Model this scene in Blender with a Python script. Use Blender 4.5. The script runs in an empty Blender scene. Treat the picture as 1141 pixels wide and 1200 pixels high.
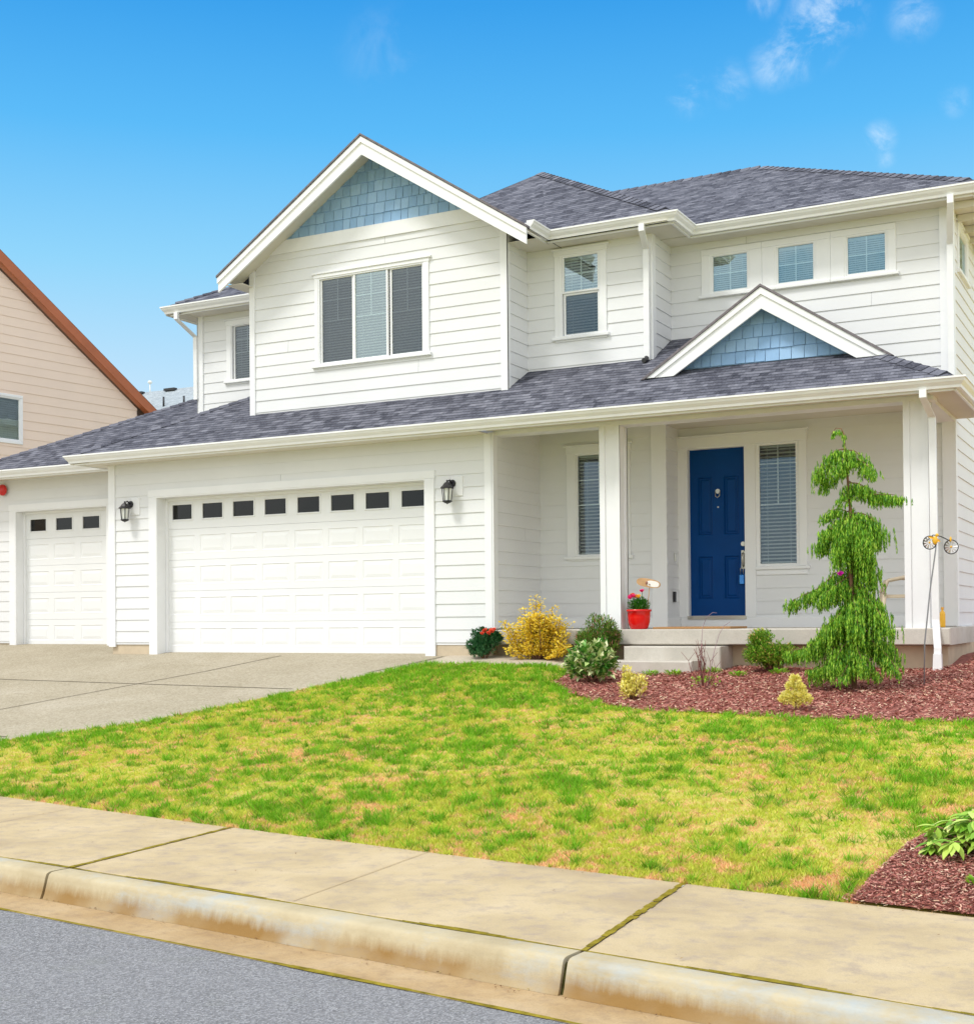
import bpy, math, random
import numpy as np
from mathutils import Vector, Matrix

random.seed(7)
rng = np.random.default_rng(7)
SC = bpy.context.scene
COL = SC.collection
R = math.radians
rnd = random.uniform

# ------------------------------------------------------------------ camera
F_, YAW, PIT, ROL, CY, CX = 1524.5, .486107, .0129283, -.0087179, 706.24, 565.56
cam = bpy.data.cameras.new('camera')
cam_o = bpy.data.objects.new('camera', cam)
COL.objects.link(cam_o)
fw = Vector((-math.sin(YAW) * math.cos(PIT), math.cos(YAW) * math.cos(PIT), math.sin(PIT)))
r_ = Vector((math.cos(YAW), math.sin(YAW), 0))
u_ = r_.cross(fw)
rt = r_ * math.cos(ROL) + u_ * math.sin(ROL)
up = -r_ * math.sin(ROL) + u_ * math.cos(ROL)
cam_o.matrix_world = Matrix(((rt.x, up.x, -fw.x, 0), (rt.y, up.y, -fw.y, 0), (rt.z, up.z, -fw.z, 1.6), (0, 0, 0, 1)))
cam.sensor_fit = 'HORIZONTAL'
cam.sensor_width = 36
# render frame 973x1024 covers 1141x1200 (fit by height)
WPX = 1200.0 * 973 / 1024
cam.lens = 36 * F_ / WPX
cam.shift_x = (570.5 - CX) / WPX
cam.shift_y = (CY - 600.0) / WPX
cam.clip_start = .1
cam.clip_end = 2000
SC.camera = cam_o

# ------------------------------------------------------------------ world and sun
SUN_EL, SUN_AZ = 54.0, -30.0      # azimuth: degrees from straight in front of the house towards its left
w = bpy.data.worlds.new('World')
SC.world = w
w.use_nodes = True
nt = w.node_tree
nt.nodes.clear()
N = nt.nodes.new
L = nt.links.new
out = N('ShaderNodeOutputWorld')
bg = N('ShaderNodeBackground')
bg.inputs['Strength'].default_value = 0.12
L(bg.outputs[0], out.inputs[0])
tc = N('ShaderNodeTexCoord')
sep = N('ShaderNodeSeparateXYZ')
L(tc.outputs['Generated'], sep.inputs[0])
sky = N('ShaderNodeTexSky')
sky.sky_type = 'NISHITA'
sky.sun_disc = False
sky.sun_elevation = R(SUN_EL)
sky.sun_rotation = R(180 - SUN_AZ)
sky.ozone_density = 2.0
# tint by height above the horizon: paler low down, deeper blue higher up
ramp = N('ShaderNodeValToRGB')
cr = ramp.color_ramp
cr.elements[0].position = 0.0
cr.elements[0].color = (.80, .93, 1.0, 1)
cr.elements[1].position = 1.0
cr.elements[1].color = (.04, .32, .82, 1)
for p, c in ((.17, (.55, .80, 1.0, 1)), (.26, (.29, .69, 1.0, 1)), (.35, (.105, .51, .97, 1)), (.43, (.040, .365, .87, 1))):
    e = cr.elements.new(p)
    e.color = c
L(sep.outputs['Z'], ramp.inputs[0])
skyc = N('ShaderNodeMix')
skyc.data_type = 'RGBA'
skyc.blend_type = 'MIX'
skyc.inputs[0].default_value = .96
L(sky.outputs[0], skyc.inputs[6])
mul = N('ShaderNodeMix')
mul.data_type = 'RGBA'
mul.blend_type = 'MULTIPLY'
mul.inputs[0].default_value = 1.0
L(ramp.outputs[0], mul.inputs[6])
mul.inputs[7].default_value = (7.1, 7.1, 7.1, 1)
L(mul.outputs[2], skyc.inputs[7])


def cloud(vec_scale, scale, detail, rough, dist):
    m = N('ShaderNodeMapping')
    m.inputs['Scale'].default_value = vec_scale
    L(tc.outputs['Generated'], m.inputs[0])
    n = N('ShaderNodeTexNoise')
    n.inputs['Scale'].default_value = scale
    n.inputs['Detail'].default_value = detail
    n.inputs['Roughness'].default_value = rough
    n.inputs['Distortion'].default_value = dist
    L(m.outputs[0], n.inputs[0])
    return n


def wmath(op, a, b=None, clamp=False):
    n = N('ShaderNodeMath')
    n.operation = op
    n.use_clamp = clamp
    for i, v in enumerate((a, b)):
        if v is None:
            continue
        if isinstance(v, (int, float)):
            n.inputs[i].default_value = v
        else:
            L(v, n.inputs[i])
    return n.outputs[0]


def wrange(v, a, b, c=0.0, d=1.0, smooth=True):
    n = N('ShaderNodeMapRange')
    n.interpolation_type = 'SMOOTHSTEP' if smooth else 'LINEAR'
    n.inputs[1].default_value = a
    n.inputs[2].default_value = b
    n.inputs[3].default_value = c
    n.inputs[4].default_value = d
    L(v, n.inputs[0])
    return n.outputs[0]


# unseen broken cloud added overhead and over the street side to whiten the light
big = cloud((1, 1, 1.6), 1.9, 6, .6, .3)
high = wrange(sep.outputs['Z'], .55, .85)
front = wrange(sep.outputs['Y'], .25, -.35)
sidec = wrange(sep.outputs['X'], .28, .55)  # more unseen cloud, added on the right to whiten the side wall
cov = wmath('MAXIMUM', wmath('MAXIMUM', high, front), sidec)
bigf = wmath('MULTIPLY', wrange(big.outputs[0], .30, .50), cov)
mc = N('ShaderNodeMix')
mc.data_type = 'RGBA'
L(bigf, mc.inputs[0])
L(skyc.outputs[2], mc.inputs[6])
mc.inputs[7].default_value = (10.0, 10.15, 10.3, 1)
# thin wisps, upper right of the view


def wdir(x, y):
    d = rt * ((x - CX) / F_) - up * ((y - CY) / F_) + fw
    return d.normalized()


wisp = cloud((1, 1, 1), 26.0, 9, .66, .45)
tot = None
for (x, y, rad, amt) in ((970, 12, .034, .95), (950, 40, .030, 1.0), (930, 62, .026, .8), (905, 76, .022, .6), (1070, 18, .022, .5), (895, 3, .014, .5), (1030, 162, .015, .7), (1036, 185, .010, .35), (808, 112, .020, .5), (855, 98, .020, .35), (1118, 118, .014, .4), (450, 60, .04, .12)):
    d = wdir(x, y)
    dn = N('ShaderNodeVectorMath')
    dn.operation = 'DISTANCE'
    L(tc.outputs['Generated'], dn.inputs[0])
    dn.inputs[1].default_value = d
    m = wrange(dn.outputs['Value'], rad, rad * .15, 0, amt)
    tot = m if tot is None else wmath('MAXIMUM', tot, m)
wf = wmath('MULTIPLY', wrange(wisp.outputs[0], .40, .74, 0, .85), tot, True)
mw = N('ShaderNodeMix')
mw.data_type = 'RGBA'
L(wf, mw.inputs[0])
L(mc.outputs[2], mw.inputs[6])
mw.inputs[7].default_value = (6.2, 7.2, 8.0, 1)
L(mw.outputs[2], bg.inputs[0])

sun = bpy.data.lights.new('sun', 'SUN')
sun.energy = 1.9
sun.angle = R(13)
sun.color = (1, .975, .94)
sun_o = bpy.data.objects.new('sun', sun)
COL.objects.link(sun_o)
az = R(SUN_AZ)
sd = Vector((math.sin(az) * math.cos(R(SUN_EL)), -math.cos(az) * math.cos(R(SUN_EL)), math.sin(R(SUN_EL))))
sun_o.rotation_euler = sd.to_track_quat('Z', 'Y').to_euler()
sun_o.location = (0, 0, 30)

SC.view_settings.view_transform = 'Standard'
SC.view_settings.look = 'None'
SC.view_settings.exposure = 0.22
SC.view_settings.gamma = 1

# ------------------------------------------------------------------ materials
MATS = {}


def newmat(name):
    m = bpy.data.materials.new(name)
    m.use_nodes = True
    n = m.node_tree
    n.nodes.clear()
    o = n.nodes.new('ShaderNodeOutputMaterial')
    b = n.nodes.new('ShaderNodeBsdfPrincipled')
    n.links.new(b.outputs[0], o.inputs[0])
    MATS[name] = m
    return m, n, b, o


def setin(n, s, k, v):
    if hasattr(v, 'is_linked') or hasattr(v, 'links'):
        n.links.new(v, s.inputs[k])
    else:
        if isinstance(v, (tuple, list)) and len(v) == 3:
            v = (*v, 1)
        s.inputs[k].default_value = v


def noise(n, scale, detail=4, rough=.6, coord='Object', vs=None, dist=0.0):
    t = n.nodes.new('ShaderNodeTexCoord')
    src = t.outputs[coord]
    if vs:
        mp = n.nodes.new('ShaderNodeMapping')
        mp.inputs['Scale'].default_value = vs
        n.links.new(src, mp.inputs[0])
        src = mp.outputs[0]
    x = n.nodes.new('ShaderNodeTexNoise')
    x.inputs['Scale'].default_value = scale
    x.inputs['Detail'].default_value = detail
    x.inputs['Roughness'].default_value = rough
    x.inputs['Distortion'].default_value = dist
    n.links.new(src, x.inputs[0])
    return x.outputs[0]


def ramp_(n, fac, stops):
    r = n.nodes.new('ShaderNodeValToRGB')
    c = r.color_ramp
    c.elements[0].position = stops[0][0]
    c.elements[0].color = (*stops[0][1], 1)
    c.elements[1].position = stops[-1][0]
    c.elements[1].color = (*stops[-1][1], 1)
    for p, col in stops[1:-1]:
        e = c.elements.new(p)
        e.color = (*col, 1)
    n.links.new(fac, r.inputs[0])
    return r.outputs[0]


def mix_(n, fac, a, b, blend='MIX'):
    x = n.nodes.new('ShaderNodeMix')
    x.data_type = 'RGBA'
    x.blend_type = blend
    setin(n, x, 0, fac)
    setin(n, x, 6, a)
    setin(n, x, 7, b)
    return x.outputs[2]


def mapr(n, v, a, b, c=0.0, d=1.0):
    x = n.nodes.new('ShaderNodeMapRange')
    for i, k in enumerate((a, b, c, d)):
        x.inputs[i + 1].default_value = k
    n.links.new(v, x.inputs[0])
    return x.outputs[0]


def bump(n, b, h, strength=.3, dist=.01):
    x = n.nodes.new('ShaderNodeBump')
    x.inputs['Strength'].default_value = strength
    x.inputs['Distance'].default_value = dist
    n.links.new(h, x.inputs['Height'])
    n.links.new(x.outputs[0], b.inputs['Normal'])


def flat(name, col, rough=.6, spec=.5, metal=0.0, var=0.0, vscale=3.0, bmp=0.0, bscale=60, vs=None):
    m, n, b, o = newmat(name)
    if var:
        f = noise(n, vscale, 5, .6, vs=vs)
        c2 = tuple(max(0, x * (1 - var)) for x in col)
        c3 = tuple(min(1, x * (1 + var * .6)) for x in col)
        setin(n, b, 'Base Color', ramp_(n, f, ((.3, c2), (.7, c3))))
    else:
        setin(n, b, 'Base Color', col)
    b.inputs['Roughness'].default_value = rough
    b.inputs['Metallic'].default_value = metal
    b.inputs['Specular IOR Level'].default_value = spec
    if bmp:
        bump(n, b, noise(n, bscale, 4), bmp, .005)
    return m


def islandcol(name, stops, rough=.55, trans=0.0, spec=.3):
    m, n, b, o = newmat(name)
    g = n.nodes.new('ShaderNodeNewGeometry')
    c = ramp_(n, g.outputs['Random Per Island'], stops)
    setin(n, b, 'Base Color', c)
    b.inputs['Roughness'].default_value = rough
    b.inputs['Specular IOR Level'].default_value = spec
    if trans:
        t = n.nodes.new('ShaderNodeBsdfTranslucent')
        n.links.new(c, t.inputs[0])
        ms = n.nodes.new('ShaderNodeMixShader')
        ms.inputs[0].default_value = trans
        n.links.new(b.outputs[0], ms.inputs[1])
        n.links.new(t.outputs[0], ms.inputs[2])
        n.links.new(ms.outputs[0], o.inputs[0])
    return m


def siding_mat(name, col):
    m, n, b, o = newmat(name)
    big = noise(n, 1.1, 4, .6)
    grain = noise(n, 6, 6, .65, vs=(1.2, 1.2, 22))
    c = mix_(n, mapr(n, big, .35, .7, 0, 1), col, tuple(x * .955 for x in col))
    c = mix_(n, mapr(n, grain, .5, .8, 0, .35), c, tuple(x * .9 for x in col))
    setin(n, b, 'Base Color', c)
    b.inputs['Roughness'].default_value = .62
    b.inputs['Specular IOR Level'].default_value = .25
    bump(n, b, grain, .12, .004)
    return m


M_SIDE = siding_mat('white_siding', (.785, .795, .80))
M_NSIDE = siding_mat('peach_siding', (.86, .70, .58))
M_TRIM = flat('white_trim', (.85, .86, .865), .5, .3, var=.03, vscale=2, bmp=.05, bscale=40)
M_GUT = flat('white_gutter', (.84, .85, .845), .35, .5, var=.05, vscale=4)
M_SOF = flat('soffit_paint', (.72, .69, .60), .7, .2, var=.05, vscale=2)
M_GDOOR = flat('garage_door_paint', (.82, .83, .825), .42, .4, var=.025, vscale=1.5, bmp=.05, bscale=90)
M_BLUEDOOR = flat('blue_door_paint', (.0015, .052, .215), .42, .12, var=.08, vscale=3)
M_METAL = flat('brushed_nickel', (.55, .52, .46), .3, .5, 1.0)
M_BLACK = flat('black_metal', (.018, .018, .022), .4, .5)
M_DARK = flat('dark_interior', (.02, .022, .026), .9, .1)
M_BLIND = flat('blind_slat', (.62, .64, .62), .6, .3)
M_FOUND = flat('foundation_concrete', (.60, .50, .36), .85, .1, var=.14, vscale=3, bmp=.2)
M_RED = flat('red_glaze', (.75, .006, .006), .25, .6)
M_REDP = flat('red_enamel', (.62, .012, .012), .3, .6)
M_YEL = flat('yellow_plastic', (.85, .46, .03), .4, .5)
M_BEIGE = flat('beige_resin', (.62, .52, .38), .5, .4, var=.12, vscale=9)
M_WOOD = flat('sign_wood', (.56, .34, .17), .6, .3, var=.25, vscale=8)
M_LBLUE = flat('lock_box_blue', (.05, .30, .85), .4, .5)
M_GREENST = flat('stem_green', (.10, .26, .05), .6, .3)
M_BARK = flat('bark', (.24, .13, .08), .9, .1, var=.35, vscale=14, bmp=.5, bscale=40)
M_TWIG = flat('red_twig', (.20, .07, .06), .7, .2, var=.2, vscale=10)
M_MAGENTA = flat('magenta_petal', (.65, .02, .45), .5, .3)
M_PINK = flat('pink_petal', (.80, .03, .20), .5, .3)
M_CORAL = flat('coral_petal', (.75, .10, .05), .5, .3)
M_MAT = flat('coir_mat', (.42, .24, .11), .95, .05, var=.3, vscale=60)
M_SOIL = flat('potting_soil', (.05, .03, .02), .95, .05)
M_COPPER = flat('red_brown_trim', (.43, .135, .06), .55, .3, var=.12, vscale=2)
M_CLEARW = flat('frosted_glass', (.70, .72, .68), .15, .6)
M_ROOFCAP = flat('roof_edge', (.20, .18, .19), .9, .1, var=.3, vscale=20)


def glass_mat(name, tint, gloss=.16, gcol=(.9, .97, 1.0)):
    m, n, b, o = newmat(name)
    n.nodes.remove(b)
    t = n.nodes.new('ShaderNodeBsdfTransparent')
    t.inputs[0].default_value = (*tint, 1)
    g = n.nodes.new('ShaderNodeBsdfGlossy')
    g.inputs[0].default_value = (*gcol, 1)
    g.inputs['Roughness'].default_value = .03
    lw = n.nodes.new('ShaderNodeLayerWeight')
    lw.inputs[0].default_value = .35
    f = mapr(n, lw.outputs['Fresnel'], 0, 1, gloss, 1)
    wn = noise(n, 1.3, 2, .5)
    bp = n.nodes.new('ShaderNodeBump')
    bp.inputs['Strength'].default_value = .12
    bp.inputs['Distance'].default_value = .02
    n.links.new(wn, bp.inputs['Height'])
    n.links.new(bp.outputs[0], g.inputs['Normal'])
    ms = n.nodes.new('ShaderNodeMixShader')
    n.links.new(f, ms.inputs[0])
    n.links.new(t.outputs[0], ms.inputs[1])
    n.links.new(g.outputs[0], ms.inputs[2])
    n.links.new(ms.outputs[0], o.inputs[0])
    return m


G_CLEAR = glass_mat('window_glass', (.90, .97, .95), .26, (.80, .97, 1.0))
G_PORCH = glass_mat('porch_window_glass', (.90, .93, .90), .09, (.8, .92, 1.0))
G_SCREEN = glass_mat('screened_glass', (.52, .56, .58), .12, (.62, .70, .74))
G_DARK = glass_mat('dark_glass', (.35, .36, .36), .012, (.6, .62, .6))


def roof_mat(name, cols, bw=.17, bh=.118):
    m, n, b, o = newmat(name)
    uv = n.nodes.new('ShaderNodeUVMap')
    uv.uv_map = 'UVMap'
    # wobble a little so the courses are not ruler straight
    nz = noise(n, 2.5, 3, .5)
    va = n.nodes.new('ShaderNodeVectorMath')
    va.operation = 'MULTIPLY_ADD'
    n.links.new(nz, va.inputs[0])
    va.inputs[1].default_value = (.05, .03, 0)
    n.links.new(uv.outputs[0], va.inputs[2])
    vec = va.outputs[0]

    def brick(c1, c2, mor, w_, off, msize):
        k = n.nodes.new('ShaderNodeTexBrick')
        n.links.new(vec, k.inputs[0])
        k.inputs['Color1'].default_value = (*c1, 1)
        k.inputs['Color2'].default_value = (*c2, 1)
        k.inputs['Mortar'].default_value = (*mor, 1)
        k.inputs['Scale'].default_value = 1.0
        k.inputs['Mortar Size'].default_value = msize
        k.inputs['Mortar Smooth'].default_value = .25
        k.inputs['Brick Width'].default_value = w_
        k.inputs['Row Height'].default_value = bh
        k.offset = off
        k.inputs['Bias'].default_value = 0
        return k
    k1 = brick((0, 0, 0), (1, 1, 1), (.5, .5, .5), bw, .37, 0.0)
    k2 = brick((0, 0, 0), (1, 1, 1), (.5, .5, .5), bw * .73, .53, 0.0)
    k3 = brick((1, 1, 1), (1, 1, 1), (0, 0, 0), 40.0, 0, .010)
    c1 = ramp_(n, k1.outputs[0], ((0, cols[0]), (.45, cols[1]), (1, cols[2])))
    c2 = ramp_(n, k2.outputs[0], ((0, cols[0]), (.6, cols[1]), (1, cols[2])))
    c = mix_(n, .5, c1, c2)
    gr = noise(n, 38, 4, .8)
    c = mix_(n, mapr(n, gr, .50, .74, 0, .50), c, tuple(min(1, x * 1.35) for x in cols[2]))
    c = mix_(n, mapr(n, gr, .48, .28, 0, .55), c, tuple(x * .8 for x in cols[0]))
    st = noise(n, .7, 4, .6)
    c = mix_(n, mapr(n, st, .45, .8, 0, .12), c, tuple(x * 1.25 for x in cols[2]))
    c = mix_(n, k3.outputs[0], tuple(x * .35 for x in cols[0]), c)  # butt shadow of each course painted into the colour as a dark line
    setin(n, b, 'Base Color', c)
    b.inputs['Roughness'].default_value = .92
    b.inputs['Specular IOR Level'].default_value = .15
    hh = mix_(n, .5, k3.outputs[0], k1.outputs[0])
    bump(n, b, hh, .55, .02)
    return m


M_ROOF = roof_mat('asphalt_shingles', ((.034, .036, .050), (.106, .109, .136), (.23, .234, .272)))
M_ROOFG = roof_mat('pale_asphalt_shingles', ((.30, .34, .37), (.38, .43, .46), (.45, .50, .53)))
M_ROOFB = roof_mat('brown_asphalt_shingles', ((.13, .08, .06), (.19, .12, .09), (.26, .17, .13)))


def shake_mat():
    m, n, b, o = newmat('blue_shingles')
    g = n.nodes.new('ShaderNodeNewGeometry')
    c = ramp_(n, g.outputs['Random Per Island'], ((0, (.27, .45, .68)), (.5, (.32, .51, .75)), (1, (.37, .565, .79))))
    gr = noise(n, 9, 6, .65, vs=(9, 9, .8))
    c = mix_(n, mapr(n, gr, .45, .75, 0, .2), c, (.19, .34, .50))
    setin(n, b, 'Base Color', c)
    b.inputs['Roughness'].default_value = .7
    b.inputs['Specular IOR Level'].default_value = .2
    bump(n, b, gr, .3, .005)
    return m


M_SHAKE = shake_mat()


def conc_mat(name, c1, c2, c3, scale=1.0, speck=0.0, stain=(.35, .27, .15), stain_amt=.25):
    m, n, b, o = newmat(name)
    big = noise(n, .9 * scale, 6, .62, dist=.3)
    mid = noise(n, 5 * scale, 6, .7)
    fine = noise(n, 120, 3, .7)
    c = ramp_(n, big, ((.3, c1), (.5, c2), (.72, c3)))
    c = mix_(n, mapr(n, mid, .48, .75, 0, stain_amt), c, stain)
    c = mix_(n, mapr(n, fine, .45, .8, 0, .35), c, tuple(x * .60 for x in c1))
    if speck:
        vo = n.nodes.new('ShaderNodeTexVoronoi')
        t = n.nodes.new('ShaderNodeTexCoord')
        n.links.new(t.outputs['Object'], vo.inputs[0])
        vo.inputs['Scale'].default_value = 55
        sp = ramp_(n, vo.outputs['Color'], ((.2, (.16, .13, .09)), (.5, (.42, .36, .27)), (.8, (.66, .60, .50))))
        c = mix_(n, speck, c, sp)
    setin(n, b, 'Base Color', c)
    b.inputs['Roughness'].default_value = .88
    b.inputs['Specular IOR Level'].default_value = .2
    bump(n, b, mix_(n, .4, mid, fine), .35, .012)
    return m


M_WALK = conc_mat('sidewalk_concrete', (.42, .325, .20), (.54, .425, .25), (.61, .49, .31), 1.6, 0, (.36, .29, .235), .85)
M_DRIVE = conc_mat('aggregate_concrete', (.34, .295, .20), (.40, .35, .25), (.46, .41, .31), .9, .25, (.27, .24, .16), .35)
M_STEP = conc_mat('porch_concrete', (.50, .47, .41), (.58, .54, .47), (.64, .61, .55), 1.5, 0, (.36, .32, .26), .3)
M_PATH = conc_mat('path_concrete', (.50, .43, .33), (.57, .50, .39), (.62, .55, .45), 1.2, .15, (.36, .30, .2), .2)


def asphalt_mat():
    m, n, b, o = newmat('asphalt')
    t = n.nodes.new('ShaderNodeTexCoord')
    vo = n.nodes.new('ShaderNodeTexVoronoi')
    n.links.new(t.outputs['Object'], vo.inputs[0])
    vo.inputs['Scale'].default_value = 130
    big = noise(n, 1.1, 6, .7)
    gr = noise(n, 3.0, 6, .7)
    c = ramp_(n, vo.outputs['Color'], ((.1, (.11, .11, .11)), (.5, (.215, .213, .218)), (.9, (.39, .388, .39))))
    c = mix_(n, mapr(n, big, .3, .7, 0, .45), c, (.28, .277, .285))
    c = mix_(n, mapr(n, gr, .55, .78, 0, .4), c, (.22, .23, .19))
    setin(n, b, 'Base Color', c)
    b.inputs['Roughness'].default_value = .9
    b.inputs['Specular IOR Level'].default_value = .25
    bump(n, b, vo.outputs['Distance'], .5, .01)
    return m


M_ASPH = asphalt_mat()


def kerb_mat():
    m, n, b, o = newmat('kerb_concrete')
    t = n.nodes.new('ShaderNodeTexCoord')
    s = n.nodes.new('ShaderNodeSeparateXYZ')
    n.links.new(t.outputs['Object'], s.inputs[0])
    big = noise(n, 2.2, 5, .65)
    fine = noise(n, 30, 5, .7)
    drip = noise(n, 14, 7, .75, vs=(1.5, .4, .3))
    c = ramp_(n, big, ((.3, (.43, .35, .21)), (.55, (.53, .45, .29)), (.75, (.44, .43, .37))))
    # grey patches on the face
    gp = noise(n, 1.3, 5, .75, vs=(1, 1, 3))
    c = mix_(n, mapr(n, gp, .50, .66, 0, .75), c, (.42, .46, .46))
    c = mix_(n, mapr(n, fine, .5, .8, 0, .3), c, (.40, .34, .24))
    # rust brown tide line just above the gutter pan
    add = n.nodes.new('ShaderNodeMath')
    add.operation = 'MULTIPLY_ADD'
    n.links.new(drip, add.inputs[0])
    add.inputs[1].default_value = -.085
    n.links.new(s.outputs['Z'], add.inputs[2])
    f = mapr(n, add.outputs[0], .062, .002, 0, 1)
    f2 = mapr(n, noise(n, 1.5, 3, .5), .38, .56, .35, 1.0)
    mm = n.nodes.new('ShaderNodeMath')
    mm.operation = 'MULTIPLY'
    n.links.new(f, mm.inputs[0])
    n.links.new(f2, mm.inputs[1])
    c = mix_(n, mm.outputs[0], c, (.29, .17, .055))
    setin(n, b, 'Base Color', c)
    b.inputs['Roughness'].default_value = .85
    b.inputs['Specular IOR Level'].default_value = .2
    bump(n, b, fine, .4, .01)
    return m


M_KERB = kerb_mat()
M_PAN = conc_mat('gutter_pan_concrete', (.38, .25, .12), (.48, .34, .18), (.54, .41, .25), 2.0, 0, (.26, .18, .12), .6)
M_MOSS = flat('joint_moss', (.27, .21, .025), .95, .05, var=.5, vscale=14, bmp=.6, bscale=80)
M_MULCH = flat('mulch_base', (.33, .13, .105), .95, .05, var=.5, vscale=18, bmp=.9, bscale=35)
M_CHIP = islandcol('mulch_chips', ((0, (.13, .038, .028)), (.3, (.36, .115, .085)), (.6, (.50, .20, .16)), (.82, (.57, .30, .24)), (.93, (.66, .44, .28)), (1, (.74, .58, .42))), .85, 0, .15)


def ground_mat():
    m, n, b, o = newmat('lawn_soil')
    a = noise(n, 1.3, 5, .65)
    bb = noise(n, 9, 6, .75)
    c = ramp_(n, bb, ((.32, (.34, .38, .05)), (.5, (.58, .52, .11)), (.62, (.68, .50, .20)), (.8, (.48, .52, .07))))
    c = mix_(n, mapr(n, a, .4, .65, 0, .3), c, (.36, .46, .05))
    setin(n, b, 'Base Color', c)
    b.inputs['Roughness'].default_value = .95
    b.inputs['Specular IOR Level'].default_value = .1
    bump(n, b, bb, .7, .03)
    return m


M_LAWN = ground_mat()


def blade_mat():
    m, n, b, o = newmat('grass_blades')
    at = n.nodes.new('ShaderNodeAttribute')
    at.attribute_name = 'tone'
    setin(n, b, 'Base Color', at.outputs['Color'])
    b.inputs['Roughness'].default_value = .6
    b.inputs['Specular IOR Level'].default_value = .25
    t = n.nodes.new('ShaderNodeBsdfTranslucent')
    n.links.new(at.outputs['Color'], t.inputs[0])
    ms = n.nodes.new('ShaderNodeMixShader')
    ms.inputs[0].default_value = .35
    n.links.new(b.outputs[0], ms.inputs[1])
    n.links.new(t.outputs[0], ms.inputs[2])
    n.links.new(ms.outputs[0], o.inputs[0])
    return m


M_BLADE = blade_mat()

# ------------------------------------------------------------------ mesh helper


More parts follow.
